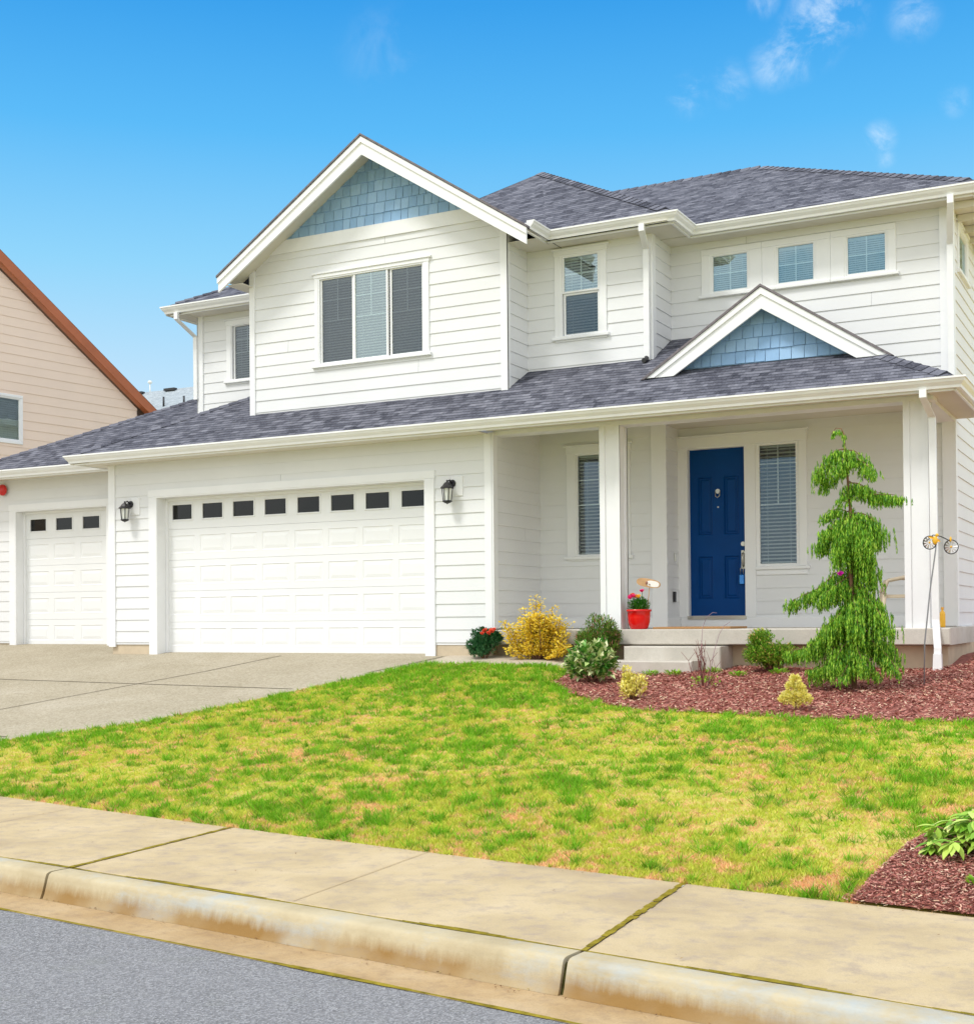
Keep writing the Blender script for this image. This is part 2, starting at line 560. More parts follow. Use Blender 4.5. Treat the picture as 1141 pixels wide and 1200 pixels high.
class MB:
    def __init__(self):
        self.v = []
        self.f = []
        self.uv = []
        self.sm = []

    def face(self, pts, uv=None, smooth=False):
        i = len(self.v)
        self.v.extend([tuple(p) for p in pts])
        self.f.append(tuple(range(i, i + len(pts))))
        self.uv.append(uv)
        self.sm.append(smooth)

    def box(self, x0, x1, y0, y1, z0, z1):
        self.lbox(WORLD, x0, x1, -y1, -y0, z0, z1)

    def lbox(self, F, u0, u1, n0, n1, z0, z1):
        p = [F.p(u, n, z) for z in (z0, z1) for n in (n0, n1) for u in (u0, u1)]
        for q in ((0, 1, 5, 4), (2, 6, 7, 3), (0, 4, 6, 2), (1, 3, 7, 5), (4, 5, 7, 6), (0, 2, 3, 1)):
            # local n axis points outward (towards viewer); orientation is not critical
            self.face([p[k] for k in q])

    def bbox(self, F, u0, u1, n0, n1, z0, z1, b=.006):
        """box with chamfered front edges (front = n1)"""
        self.lbox(F, u0, u1, n0, n1 - b, z0, z1)
        o = [F.p(u0, n1 - b, z0), F.p(u1, n1 - b, z0), F.p(u1, n1 - b, z1), F.p(u0, n1 - b, z1)]
        i = [F.p(u0 + b, n1, z0 + b), F.p(u1 - b, n1, z0 + b), F.p(u1 - b, n1, z1 - b), F.p(u0 + b, n1, z1 - b)]
        self.face(i)
        for k in range(4):
            j = (k + 1) % 4
            self.face([o[k], o[j], i[j], i[k]])

    def prism(self, poly, vec):
        """poly: list of 3d points, extruded by vec"""
        v = Vector(vec)
        a = [Vector(p) for p in poly]
        b = [p + v for p in a]
        self.face(a)
        self.face(list(reversed(b)))
        n = len(a)
        for i in range(n):
            j = (i + 1) % n
            self.face([a[i], b[i], b[j], a[j]])

    def tube(self, pts, rad, n=8, cap=True, smooth=True):
        pts = [Vector(p) for p in pts]
        if not isinstance(rad, (list, tuple)):
            rad = [rad] * len(pts)
        rings = []
        prev = None
        for i, p in enumerate(pts):
            if i == 0:
                d = pts[1] - pts[0]
            elif i == len(pts) - 1:
                d = pts[-1] - pts[-2]
            else:
                d = (pts[i + 1] - pts[i - 1])
            d.normalize()
            if prev is None:
                a = d.cross(Vector((0, 0, 1)))
                if a.length < .05:
                    a = d.cross(Vector((1, 0, 0)))
            else:
                a = prev - d * prev.dot(d)
            a.normalize()
            prev = a
            b = d.cross(a)
            rings.append([p + (a * math.cos(t) + b * math.sin(t)) * rad[i] for t in [2 * math.pi * k / n for k in range(n)]])
        base = len(self.v)
        for rg in rings:
            self.v.extend([tuple(q) for q in rg])
        for i in range(len(rings) - 1):
            for k in range(n):
                k2 = (k + 1) % n
                self.f.append((base + i * n + k, base + i * n + k2, base + (i + 1) * n + k2, base + (i + 1) * n + k))
                self.uv.append(None)
                self.sm.append(smooth)
        if cap:
            self.f.append(tuple(base + k for k in range(n - 1, -1, -1)))
            self.uv.append(None)
            self.sm.append(False)
            self.f.append(tuple(base + (len(rings) - 1) * n + k for k in range(n)))
            self.uv.append(None)
            self.sm.append(False)

    def lathe(self, c, prof, n=24, smooth=True):
        """profile [(r,z)] round vertical axis at c"""
        base = len(self.v)
        for r, z in prof:
            for k in range(n):
                t = 2 * math.pi * k / n
                self.v.append((c[0] + r * math.cos(t), c[1] + r * math.sin(t), c[2] + z))
        for i in range(len(prof) - 1):
            for k in range(n):
                k2 = (k + 1) % n
                self.f.append((base + i * n + k, base + i * n + k2, base + (i + 1) * n + k2, base + (i + 1) * n + k))
                self.uv.append(None)
                self.sm.append(smooth)

    def blob(self, c, r, n=8, m=5):
        if not isinstance(r, (tuple, list)):
            r = (r, r, r)
        base = len(self.v)
        for i in range(m + 1):
            a = math.pi * i / m - math.pi / 2
            for k in range(n):
                t = 2 * math.pi * k / n
                self.v.append((c[0] + r[0] * math.cos(a) * math.cos(t), c[1] + r[1] * math.cos(a) * math.sin(t), c[2] + r[2] * math.sin(a)))
        for i in range(m):
            for k in range(n):
                k2 = (k + 1) % n
                self.f.append((base + i * n + k, base + i * n + k2, base + (i + 1) * n + k2, base + (i + 1) * n + k))
                self.uv.append(None)
                self.sm.append(True)

    def leaf(self, p, d, up_, ln, wd, fold=.25, droop=0.0):
        """folded leaf: 2 quads sharing the midrib"""
        p = Vector(p)
        d = Vector(d).normalized()
        s = d.cross(Vector(up_))
        if s.length < .01:
            s = d.cross(Vector((1, .3, .2)))
        s.normalize()
        nn = s.cross(d).normalized()
        mid = p + d * ln * .45 + nn * ln * .02
        tip = p + d * ln - nn * ln * droop
        a = mid + s * wd * .5 + nn * wd * fold
        b = mid - s * wd * .5 + nn * wd * fold
        i = len(self.v)
        self.v.extend([tuple(p), tuple(a), tuple(tip), tuple(b), tuple(mid)])
        for q in ((i, i + 1, i + 4), (i + 1, i + 2, i + 4), (i + 2, i + 3, i + 4), (i + 3, i, i + 4)):
            self.f.append(q)
            self.uv.append(None)
            self.sm.append(False)

    def sliver(self, p, d, s, ln, wd):
        """one small 4 point leaflet"""
        i = len(self.v)
        m = p + d * (ln * .5)
        self.v.extend([tuple(p), tuple(m + s * wd * .5), tuple(p + d * ln), tuple(m - s * wd * .5)])
        self.f.append((i, i + 1, i + 2, i + 3))
        self.uv.append(None)
        self.sm.append(False)

    def build(self, name, mat, parent=None, label=None, cat=None, group=None, kind=None, origin=None):
        me = bpy.data.meshes.new(name)
        if parent is not None:
            o0 = Vector(worldloc(parent))
        elif origin is not None:
            o0 = Vector(origin)
        else:
            o0 = Vector((0, 0, 0))
        if self.v:
            va = np.array(self.v, dtype=np.float64) - np.array(o0)
            me.from_pydata([tuple(x) for x in va.tolist()], [], self.f)
        if any(u is not None for u in self.uv):
            ul = me.uv_layers.new(name='UVMap')
            k = 0
            for fi, fc in enumerate(self.f):
                u = self.uv[fi]
                for j in range(len(fc)):
                    ul.data[k].uv = u[j] if u else (0, 0)
                    k += 1
        me.polygons.foreach_set('use_smooth', self.sm)
        me.materials.append(MATS[mat] if isinstance(mat, str) else mat)
        me.update()
        o = bpy.data.objects.new(name, me)
        COL.objects.link(o)
        if parent is not None:
            o.parent = parent
        elif origin is not None:
            o.location = o0
        tag(o, label, cat, group, kind)
        return o


def worldloc(o):
    l = Vector(o.location)
    while o.parent:
        o = o.parent
        l = l + Vector(o.location)
    return l


def tag(o, label=None, cat=None, group=None, kind=None):
    if label:
        o['label'] = label
    if cat:
        o['category'] = cat
    if group:
        o['group'] = group
    if kind:
        o['kind'] = kind
    return o


def empty(name, loc, label=None, cat=None, group=None, kind=None):
    o = bpy.data.objects.new(name, None)
    o.empty_display_size = .2
    COL.objects.link(o)
    o.location = loc
    return tag(o, label, cat, group, kind)


class Frame:
    """vertical plane frame: origin (x,y); u axis along the wall; n outward"""

    def __init__(self, ox, oy, ux, uy, nx, ny):
        self.o = (ox, oy)
        self.u = (ux, uy)
        self.n = (nx, ny)

    def p(self, u, n, z):
        return (self.o[0] + self.u[0] * u + self.n[0] * n, self.o[1] + self.u[1] * u + self.n[1] * n, z)


WORLD = Frame(0, 0, 1, 0, 0, -1)


def front(y):          # wall facing the street, u = world X
    return Frame(0, y, 1, 0, 0, -1)


def east(x):           # wall facing +X, u = world Y
    return Frame(x, 0, 0, 1, 1, 0)


def west(x):
    return Frame(x, 0, 0, 1, -1, 0)


REV = .184
ANCH = 1.46


def clap(mb, F, u0, u1, z0, z1, holes=(), left=None, right=None, rev=REV, anch=ANCH, th=.012):
    """lapped boards, real lips; left/right: functions of z for raked ends"""
    left = left or (lambda z: u0)
    right = right or (lambda z: u1)
    k = math.floor((z0 - anch) / rev + 1e-6)
    while True:
        zb = anch + k * rev
        if zb >= z1 - 1e-4:
            break
        zt = zb + rev
        a, b = max(zb, z0), min(zt, z1)
        if b - a > 1e-3:
            cuts = {a, b}
            for h in holes:
                for zz in (h[2], h[3]):
                    if a + 1e-3 < zz < b - 1e-3:
                        cuts.add(zz)
            cuts = sorted(cuts)
            jit = rnd(-.0012, .0012)
            for ca, cb in zip(cuts[:-1], cuts[1:]):
                mid = (ca + cb) / 2
                iv = [(0.0, 1.0, None, None)]
                segs = []
                hs = sorted([h for h in holes if h[2] < mid < h[3]])
                la, lb = left(ca), left(cb)
                ra, rb = right(ca), right(cb)
                cur = (la, lb)
                for h in hs:
                    segs.append((cur, (h[0], h[0])))
                    cur = (h[1], h[1])
                segs.append((cur, (ra, rb)))
                if rev == REV:
                    new = []
                    rj = random.Random(int(k * 7919 + (F.o[0] + F.o[1]) * 131))
                    ph = rj.uniform(.3, 3.6)
                    js = [u0 + ph + 3.66 * q for q in range(6)] if rj.random() < .3 else []
                    for sg in segs:
                        (sa, sb), (ea, eb) = sg
                        for j in js:
                            if sa + .4 < j < ea - .4 and sb + .4 < j < eb - .4:
                                new.append(((sa, sb), (j - .0015, j - .0015)))
                                sa = sb = j + .0015
                        new.append(((sa, sb), (ea, eb)))
                    segs = new
                na = th * (1 - (ca - zb) / rev) + .002 + jit
                nb = th * (1 - (cb - zb) / rev) + .002 + jit
                for s, e in segs:
                    if e[0] - s[0] < 1e-3 and e[1] - s[1] < 1e-3:
                        continue
                    mb.face([F.p(s[0], na, ca), F.p(e[0], na, ca), F.p(max(e[1], s[1]), nb, cb), F.p(s[1], nb, cb)])
                    if abs(ca - a) < 1e-6:
                        mb.face([F.p(s[0], 0, ca), F.p(e[0], 0, ca), F.p(e[0], na, ca), F.p(s[0], na, ca)])
        k += 1


def corner_board(mb, F, u0, u1, z0, z1, t=.028):
    mb.lbox(F, u0, u1, 0, t, z0, z1)


# ------------------------------------------------------------------ terrain
YI = [(-8.763, 7.825), (-5.868, 7.276), (-3.51, 6.99), (-2.354, 6.815), (-.854, 6.633)]
_jx = np.array([-6.46, -5.811, -4.257, -2.89, -2.273, -1.617, -.648])
_jy = np.array([5.767, 5.67, 5.485, 5.309, 5.24, 5.142, 4.999])
_pj = np.polyfit(_jx, _jy, 2)
_pi = np.polyfit([a for a, b in YI], [b for a, b in YI], 2)


def ext(poly, x, lo=-9.0, hi=.5):
    xx = np.clip(x, lo, hi)
    d = np.polyder(poly)
    return np.polyval(poly, xx) + np.polyval(d, xx) * (x - xx)


def Yin(x):
    return ext(_pi, x)


def Yj(x):
    return ext(_pj, x, -7, 0)


Z16 = 1.09


def T(x, y):
    """height of the yard"""
    x = np.asarray(x, dtype=float)
    y = np.asarray(y, dtype=float)
    yi = Yin(x)
    s = np.clip((y - yi) / (16.3 - yi), 0, 1.14)
    z16 = np.interp(x, [-7.4, -5.9], [Z16, .93])
    z = .15 + s * (z16 - .15)
    z = z + .06 * np.sin(np.pi * np.minimum(s, 1)) * np.clip((x + 7.4) / 1.5, 0, 1)
    # right-hand side yard rises a little
    z = z + np.clip((x + 2.0) * .10, 0, .5) * np.clip((y - 13) / 3, 0, 1)
    return z


def Tf(x, y):
    return float(T(x, y))


def vnoise(x, y, cell, seed):
    g = np.random.default_rng(seed).random((256, 256))
    fx, fy = x / cell + 100, y / cell + 100
    ix, iy = np.floor(fx).astype(int), np.floor(fy).astype(int)
    tx, ty = fx - ix, fy - iy
    tx = tx * tx * (3 - 2 * tx)
    ty = ty * ty * (3 - 2 * ty)
    def q(a, b):
        return g[a % 256, b % 256]
    return (q(ix, iy) * (1 - tx) + q(ix + 1, iy) * tx) * (1 - ty) + (q(ix, iy + 1) * (1 - tx) + q(ix + 1, iy + 1) * tx) * ty


def strip(name, xs, ylo, yhi, ny, zf, mat, **kw):
    """height-field sheet between two curves"""
    mb = MB()
    P = []
    for x in xs:
        a, b = ylo(x), yhi(x)
        P.append([(x, a + (b - a) * j / ny) for j in range(ny + 1)])
    mb.v = [(p[0], p[1], float(zf(p[0], p[1]))) for row in P for p in row]
    m = ny + 1
    for i in range(len(xs) - 1):
        for j in range(ny):
            mb.f.append((i * m + j, (i + 1) * m + j, (i + 1) * m + j + 1, i * m + j + 1))
            mb.uv.append(None)
            mb.sm.append(True)
    return mb.build(name, mat, **kw)


xs = list(np.arange(-40, 25.1, .5))
# ground sheet to the horizon
mb = MB()
for (a, b, c, d) in ((-600, 600, 30, 900), (-600, -40, -600, 30), (25, 600, -600, 30)):
    mb.face([(a, c, 1.0 if c >= 30 else .0), (b, c, 1.0 if c >= 30 else .0), (b, d, 1.0), (a, d, 1.0)])
mb.face([(-40, -600, -.03), (25, -600, -.03), (25, -5, -.03), (-40, -5, -.03)])
mb.build('ground', M_LAWN, kind='structure', label='grassy ground around and beyond the houses')

# driveway right edge by Y
DE = [(6.9, -12.6), (8.2, -11.9), (9.97, -11.0), (11.06, -10.05), (12.38, -9.68), (13, -9.56), (14.1, -9.35), (15.0, -9.12), (16.2, -8.95)]


def Xd(y):
    return np.interp(y, [a for a, b in DE], [b for a, b in DE])


# lawn terrain (under everything in front of the house)
strip('lawn', list(np.arange(-25, 12.1, .25)), lambda x: float(Yin(x)) + .0, lambda x: 32.0 if (x > -2.4 or x < -20) else 16.6, 90,
      lambda x, y: T(x, y) - .012 + .02 * float(vnoise(np.array([x]), np.array([y]), .8, 3)[0]) * (1 if y > Yin(x) + .3 else 0) if x > Xd(y) + .1 else T(x, y) - .03, M_LAWN,
      kind='structure', label='sloping front lawn ground under the patchy grass')

# driveway
mb = MB()
ysd = list(np.arange(7.2, 17.41, .3))
NXD = 14
vv = []
for y in ysd:
    xr_ = float(Xd(y))
    for i in range(NXD + 1):
        x = -24 + (xr_ + 24) * i / NXD
        vv.append((x, y, Tf(x, y) + .006 if y > Yin(x) else .156))
mb.v = vv
for j in range(len(ysd) - 1):
    for i in range(NXD):
        a = j * (NXD + 1) + i
        mb.f.append((a, a + 1, a + NXD + 2, a + NXD + 1))
        mb.uv.append(None)
        mb.sm.append(True)
drive = mb.build('driveway', M_DRIVE, kind='structure', label='concrete driveway sloping down from the garage doors')
MATS['joint_dark'] = flat('joint_dark', (.13, .11, .08), .95, .05)
mb = MB()


def gline(mb, pts, wd, lift=.010):
    for (a, b) in zip(pts[:-1], pts[1:]):
        d = Vector((b[0] - a[0], b[1] - a[1], 0)).normalized()
        s = Vector((-d.y, d.x, 0)) * wd / 2
        n = max(1, int(math.hypot(b[0] - a[0], b[1] - a[1]) / .3))
        for i in range(n):
            p = (a[0] + (b[0] - a[0]) * i / n, a[1] + (b[1] - a[1]) * i / n)
            q = (a[0] + (b[0] - a[0]) * (i + 1) / n, a[1] + (b[1] - a[1]) * (i + 1) / n)
            mb.face([(p[0] + k * s.x, p[1] + k * s.y, Tf(p[0] + k * s.x, p[1] + k * s.y) + lift) for k in (-1, 1)] +
                    [(q[0] + k * s.x, q[1] + k * s.y, Tf(q[0] + k * s.x, q[1] + k * s.y) + lift) for k in (1, -1)])


gline(mb, [(-24, 14.1), (-15.46, 13.81), (-9.7, 13.26)], .022)
gline(mb, [(-24, 10.5), (-11.2, 10.1)], .022)
gline(mb, [(-11.99, 16.1), (-12.2, 14.6), (-13.0, 11.6), (-13.5, 8.5)], .022)
gline(mb, [(-9.15, 16.1), (-9.3, 15.3), (-9.45, 14.6)], .022)
mb.build('control_joint', 'joint_dark', drive)

# narrow concrete path in front of the porch, left of the steps
strip('path', list(np.arange(-9.1, -5.9, .2)), lambda x: 15.35 + .25 * max(0, (x + 7)) , lambda x: 16.25, 3, lambda x, y: T(x, y) + .012, M_PATH,
      kind='structure', label='concrete path strip along the porch wall between driveway and steps')

# sidewalk slabs with gaps
JX = [-37.3 + 3.5 * i for i in range(18)]      # joints ...-5.8,-2.3...
JX = [-5.81 - 3.5 * i for i in range(9, 0, -1)] + [-5.81, -2.315, 1.2, 4.7, 8.2, 11.7, 15.2, 18.7, 22.2]
mb = MB()
moss = MB()
g = .014
for a, b in zip(JX[:-1], JX[1:]):
    n = 10
    px_ = [a + g + (b - a - 2 * g) * i / n for i in range(n + 1)]
    dz = rnd(-.002, .003)
    for p, q in zip(px_[:-1], px_[1:]):
        pts = []
        for x in (p, q):
            yo, yi = float(Yj(x)) + g, float(Yin(x))
            skew = (yi - yo) * -.055
            pts.append(((x + .03, yo), (x + .03 + skew, yi)))
        (o1, i1), (o2, i2) = pts
        z = .15 + dz
        mb.face([(*o1, z - .008), (*o2, z - .008), (o2[0], o2[1] + .02, z), (o1[0], o1[1] + .02, z)])
        mb.face([(o1[0], o1[1] + .02, z), (o2[0], o2[1] + .02, z), (*i2, z), (*i1, z)])
        mb.face([(*o1, z - .008), (*o2, z - .008), (*o2, .0), (*o1, .0)])
    for s_, x in ((1, px_[0]), (-1, px_[-1])):
        yo, yi = float(Yj(x)) + g, float(Yin(x))
        sk = (yi - yo) * -.055
        mb.face([(x + .03, yo, .15 + dz), (x + .03 + sk, yi, .15 + dz), (x + .03 + sk, yi, 0), (x + .03, yo, 0)])
for a, b in zip(JX[:-1], JX[1:]):
    x = (a + b) / 2
    yo, yi = float(Yj(x)) + .04, float(Yin(x))
    mbm = (x + .03, yo), (x + .03 - (yi - yo) * .055, yi)
    MIDJ = globals().setdefault('MIDJ', [])
    MIDJ.append(mbm)
sw = mb.build('sidewalk', M_WALK, kind='structure', label='tan concrete sidewalk slabs between the lawn and the kerb')
mj = MB()
for (p, q) in MIDJ:
    mj.face([(p[0] - .003, p[1], .1555), (p[0] + .003, p[1], .1555), (q[0] + .003, q[1], .1555), (q[0] - .003, q[1], .1555)])
mj.build('control_joint', flat('tooled_joint', (.48, .37, .22), .95, .05), sw)
# moss in the joints
for x in JX:
    yo, yi = float(Yj(x)), float(Yin(x))
    n = 24
    for i in range(n):
        t0, t1 = i / n, (i + 1) / n
        w0 = .016 + rnd(-.004, .008)
        pa = (x + .03 - (yi - yo) * .055 * t0, yo + (yi - yo) * t0)
        pb = (x + .03 - (yi - yo) * .055 * t1, yo + (yi - yo) * t1)
        h = .152 + rnd(0, .004)
        moss.face([(pa[0] - w0, pa[1], h), (pa[0] + w0, pa[1], h), (pb[0] + w0, pb[1], h), (pb[0] - w0, pb[1], h)])
x = -20.0
while x < 12:
    n_ = float(vnoise(np.array([x]), np.array([2.0]), .5, 9)[0])
    w0 = max(.006, .004 + .022 * n_)
    y = float(Yj(x)) + .012
    y2 = float(Yj(x + .1)) + .012
    h = .149 + .006 * n_
    moss.face([(x, y - w0, h), (x + .1, y2 - w0, h), (x + .1, y2 + w0, h), (x, y + w0, h)])
    x += .1
moss.build('joint_moss', M_MOSS, kind='stuff', label='yellow green moss growing in the sidewalk and kerb joints', cat='moss')

# kerb: swept profile, sections with open joints
prof = [(-.005, .10), (0, .146), (-.01, .150), (-.118, .150), (-.138, .147), (-.152, .138), (-.160, .120), (-.170, .085), (-.186, .03), (-.20, .003)]
mb = MB()
KJ = [x + .03 for x in JX]
for a, b in zip(KJ[:-1], KJ[1:]):
    n = 8
    px_ = [a + .012 + (b - a - .024) * i / n for i in range(n + 1)]
    base = len(mb.v)
    for x in px_:
        y = float(Yj(x))
        for (dy, z) in prof:
            wob = .004 * float(vnoise(np.array([x * 3]), np.array([z * 20]), .5, 5)[0])
            mb.v.append((x + dy * .1, y + dy, z + wob * (z > .02)))
    m = len(prof)
    for i in range(n):
        for j in range(m - 1):
            mb.f.append((base + i * m + j, base + (i + 1) * m + j, base + (i + 1) * m + j + 1, base + i * m + j + 1))
            mb.uv.append(None)
            mb.sm.append(True)
    for e in (0, n):
        ring = [mb.v[base + e * m + j] for j in range(m)]
        yb = ring[0][1]
        mb.face(ring + [(ring[-1][0], ring[-1][1], -.02), (ring[0][0], yb, -.02)])
mb.build('kerb', M_KERB, kind='structure', label='stained concrete kerb sections along the street')
mbk = MB()
for x in JX:
    y = float(Yj(x))
    mbk.face([(x + .03 - .014, y - .03, .138), (x + .03 + .014, y - .03, .138), (x + .01 + .014, y - .135, .125), (x + .01 - .014, y - .135, .125)])
    mbk.face([(x + .01 - .014, y - .135, .125), (x + .01 + .014, y - .135, .125), (x + .01 + .014, y - .185, -.01), (x + .01 - .014, y - .185, -.01)])
mbk.build('kerb_joint', flat('kerb_joint_dirt', (.07, .065, .02), .95, .05, var=.6, vscale=30), None, kind='structure', label='dark mossy joints between the kerb sections')
strip('gutter_pan', xs, lambda x: float(Yj(x)) - .52, lambda x: float(Yj(x)) - .015, 3, lambda x, y: .002 + .012 * max(0, (Yj(x) - .2 - y)) , M_PAN,
      kind='structure', label='tan concrete gutter pan at the foot of the kerb')
strip('street', xs, lambda x: -5.0, lambda x: float(Yj(x)) - .525, 4, lambda x, y: .012 + .012 * min(4.0, max(0, Yj(x) - .5 - y)), M_ASPH,
      kind='structure', label='grey asphalt street')
# yellowish dirt line where the asphalt meets the pan
mb = MB()
x = -12.0
while x < 4:
    w0 = .006 + .016 * float(vnoise(np.array([x]), np.array([7.0]), .35, 19)[0])
    y, y2 = float(Yj(x)) - .52, float(Yj(x + .1)) - .52
    mb.face([(x, y - w0, .0165), (x + .1, y2 - w0, .0165), (x + .1, y2 + w0, .0165), (x, y + w0, .0165)])
    x += .1
mb.build('street_edge_moss', M_MOSS, kind='stuff', label='moss line where the asphalt meets the gutter pan', cat='moss')

# ------------------------------------------------------------------ mulch beds
BEDF = [(-6.70, 14.9), (-6.58, 14.29), (-6.12, 13.6), (-5.2, 12.68), (-4.67, 12.39), (-3.83, 12.28), (-2.97, 12.14), (-1.54, 12.12), (0, 12.1), (3, 12.2)]


def bed_lo(x):
    return float(np.interp(x, [a for a, b in BEDF], [b for a, b in BEDF]))


def bed_h(x, y):
    e = min(1, max(0, (y - bed_lo(x)) / .5))
    ex = min(1, max(0, (x + 6.72) / .4))
    m = .012 + .018 * e * ex
    # mound piled against the corner of the house
    m += .30 * math.exp(-((x + 1.1) / .8) ** 2 - ((y - 16.9) / 1.6) ** 2)
    m += .015 * math.sin(x * 5.1) * math.cos(y * 4.3)
    return Tf(x, y) + m


strip('mulch_bed', list(np.arange(-6.70, 3.01, .12)), bed_lo, lambda x: 16.35 if x < -2.55 else 22.0, 60, bed_h, M_MULCH,
      kind='structure', label='red brown mulch bed curving in front of the porch')


def bed2_lo(x):
    return float(Yin(x)) + .005


def bed2_hi(x):
    return float(np.interp(x, [-1.46, -1.40, -1.34, -1.11, -.5, .5, 2], [6.72, 7.2, 7.88, 8.67, 9.1, 9.2, 9.0]))


def bed2_h(x, y):
    e = min(1, (y - bed2_lo(x)) / .25) * min(1, max(0, (bed2_hi(x) - y) / .3))
    return Tf(x, y) + .012 + .05 * e


strip('mulch_bed', list(np.arange(-1.46, 2.01, .04)), bed2_lo, bed2_hi, 30, bed2_h, M_MULCH,
      kind='structure', label='small mulch bed at the sidewalk edge under the broad leaved bush')


def chips(name, n, xr, yr, inside, hf, label, size=(.02, .06)):
    mb = MB()
    k = 0
    while k < n:
        x, y = rnd(*xr), rnd(*yr)
        if not inside(x, y):
            continue
        z = hf(x, y) + rnd(.0, .022)
        ln = rnd(*size)
        wd = ln * rnd(.18, .45)
        a = rnd(0, 6.283)
        t = rnd(-.5, .5)
        d = Vector((math.cos(a), math.sin(a), t)).normalized()
        s = Vector((-math.sin(a), math.cos(a), rnd(-.7, .7))).normalized()
        p = Vector((x, y, z))
        i = len(mb.v)
        mb.v.extend([tuple(p - d * ln / 2 - s * wd / 2), tuple(p + d * ln / 2 - s * wd * .4), tuple(p + d * ln / 2 + s * wd / 2), tuple(p - d * ln / 2 + s * wd * .4)])
        mb.f.append((i, i + 1, i + 2, i + 3))
        mb.uv.append(None)
        mb.sm.append(False)
        k += 1
    mb.build(name, M_CHIP, kind='stuff', label=label, cat='mulch')


chips('mulch_chips', 62000, (-6.7, .3), (12.0, 17.5), lambda x, y: y > bed_lo(x) - .02 - .05 * rnd(0, 1) and (y < 16.3 or x > -2.2), lambda x, y: bed_h(x, max(y, bed_lo(x))),
      'loose red brown bark chips covering the porch bed', (.014, .045))
chips('mulch_chips', 52000, (-1.5, .0), (6.6, 9.2), lambda x, y: bed2_lo(x) - .015 < y < bed2_hi(x) + .04, bed2_h, 'loose bark chips on the small bed beside the sidewalk', (.008, .026))

# small dry leaf bits on the slabs and along the gutter
def litter():
    rs = random.Random(99)
    mb = MB()
    for i in range(520):
        x = rs.uniform(-9, .6)
        m = rs.random()
        if m < .45:
            y = float(Yj(x)) - .19 - abs(rs.gauss(0, .05))
            z = .008
        elif m < .8:
            y = float(Yin(x)) - abs(rs.gauss(0, .06))
            z = .157
        else:
            y = rs.uniform(float(Yj(x)) + .05, float(Yin(x)))
            z = .157
        a = rs.uniform(0, 6.283)
        l_ = rs.uniform(.006, .02)
        mb.leaf((x, y, z), (math.cos(a), math.sin(a), rs.uniform(0, .35)), (0, 0, 1), l_, l_ * .5, .2)
    mb.build('leaf_litter', islandcol('litter', ((0, (.12, .06, .03)), (.6, (.30, .17, .07)), (1, (.42, .34, .12))), .9), kind='stuff', label='scattered dry leaf bits on the sidewalk and in the gutter', cat='litter')


litter()

# ------------------------------------------------------------------ grass
def in_lawn(x, y):
    d = (y > Yin(x) - .01) & (x > Xd(y) - .04)
    lo = np.interp(x, [a for a, b in BEDF], [b for a, b in BEDF])
    d &= ~((x > -6.66) & (y > lo + .02))
    d &= y < np.where(x < -6.5, 15.42 + .25 * np.clip(x + 7.4, 0, .6), 15.9)
    h2 = np.interp(x, [-1.46, -1.40, -1.34, -1.11, -.5, .5, 2], [6.72, 7.2, 7.88, 8.67, 9.1, 9.2, 9.0])
    d &= ~((x > -1.42) & (y < h2 - .02))
    return d


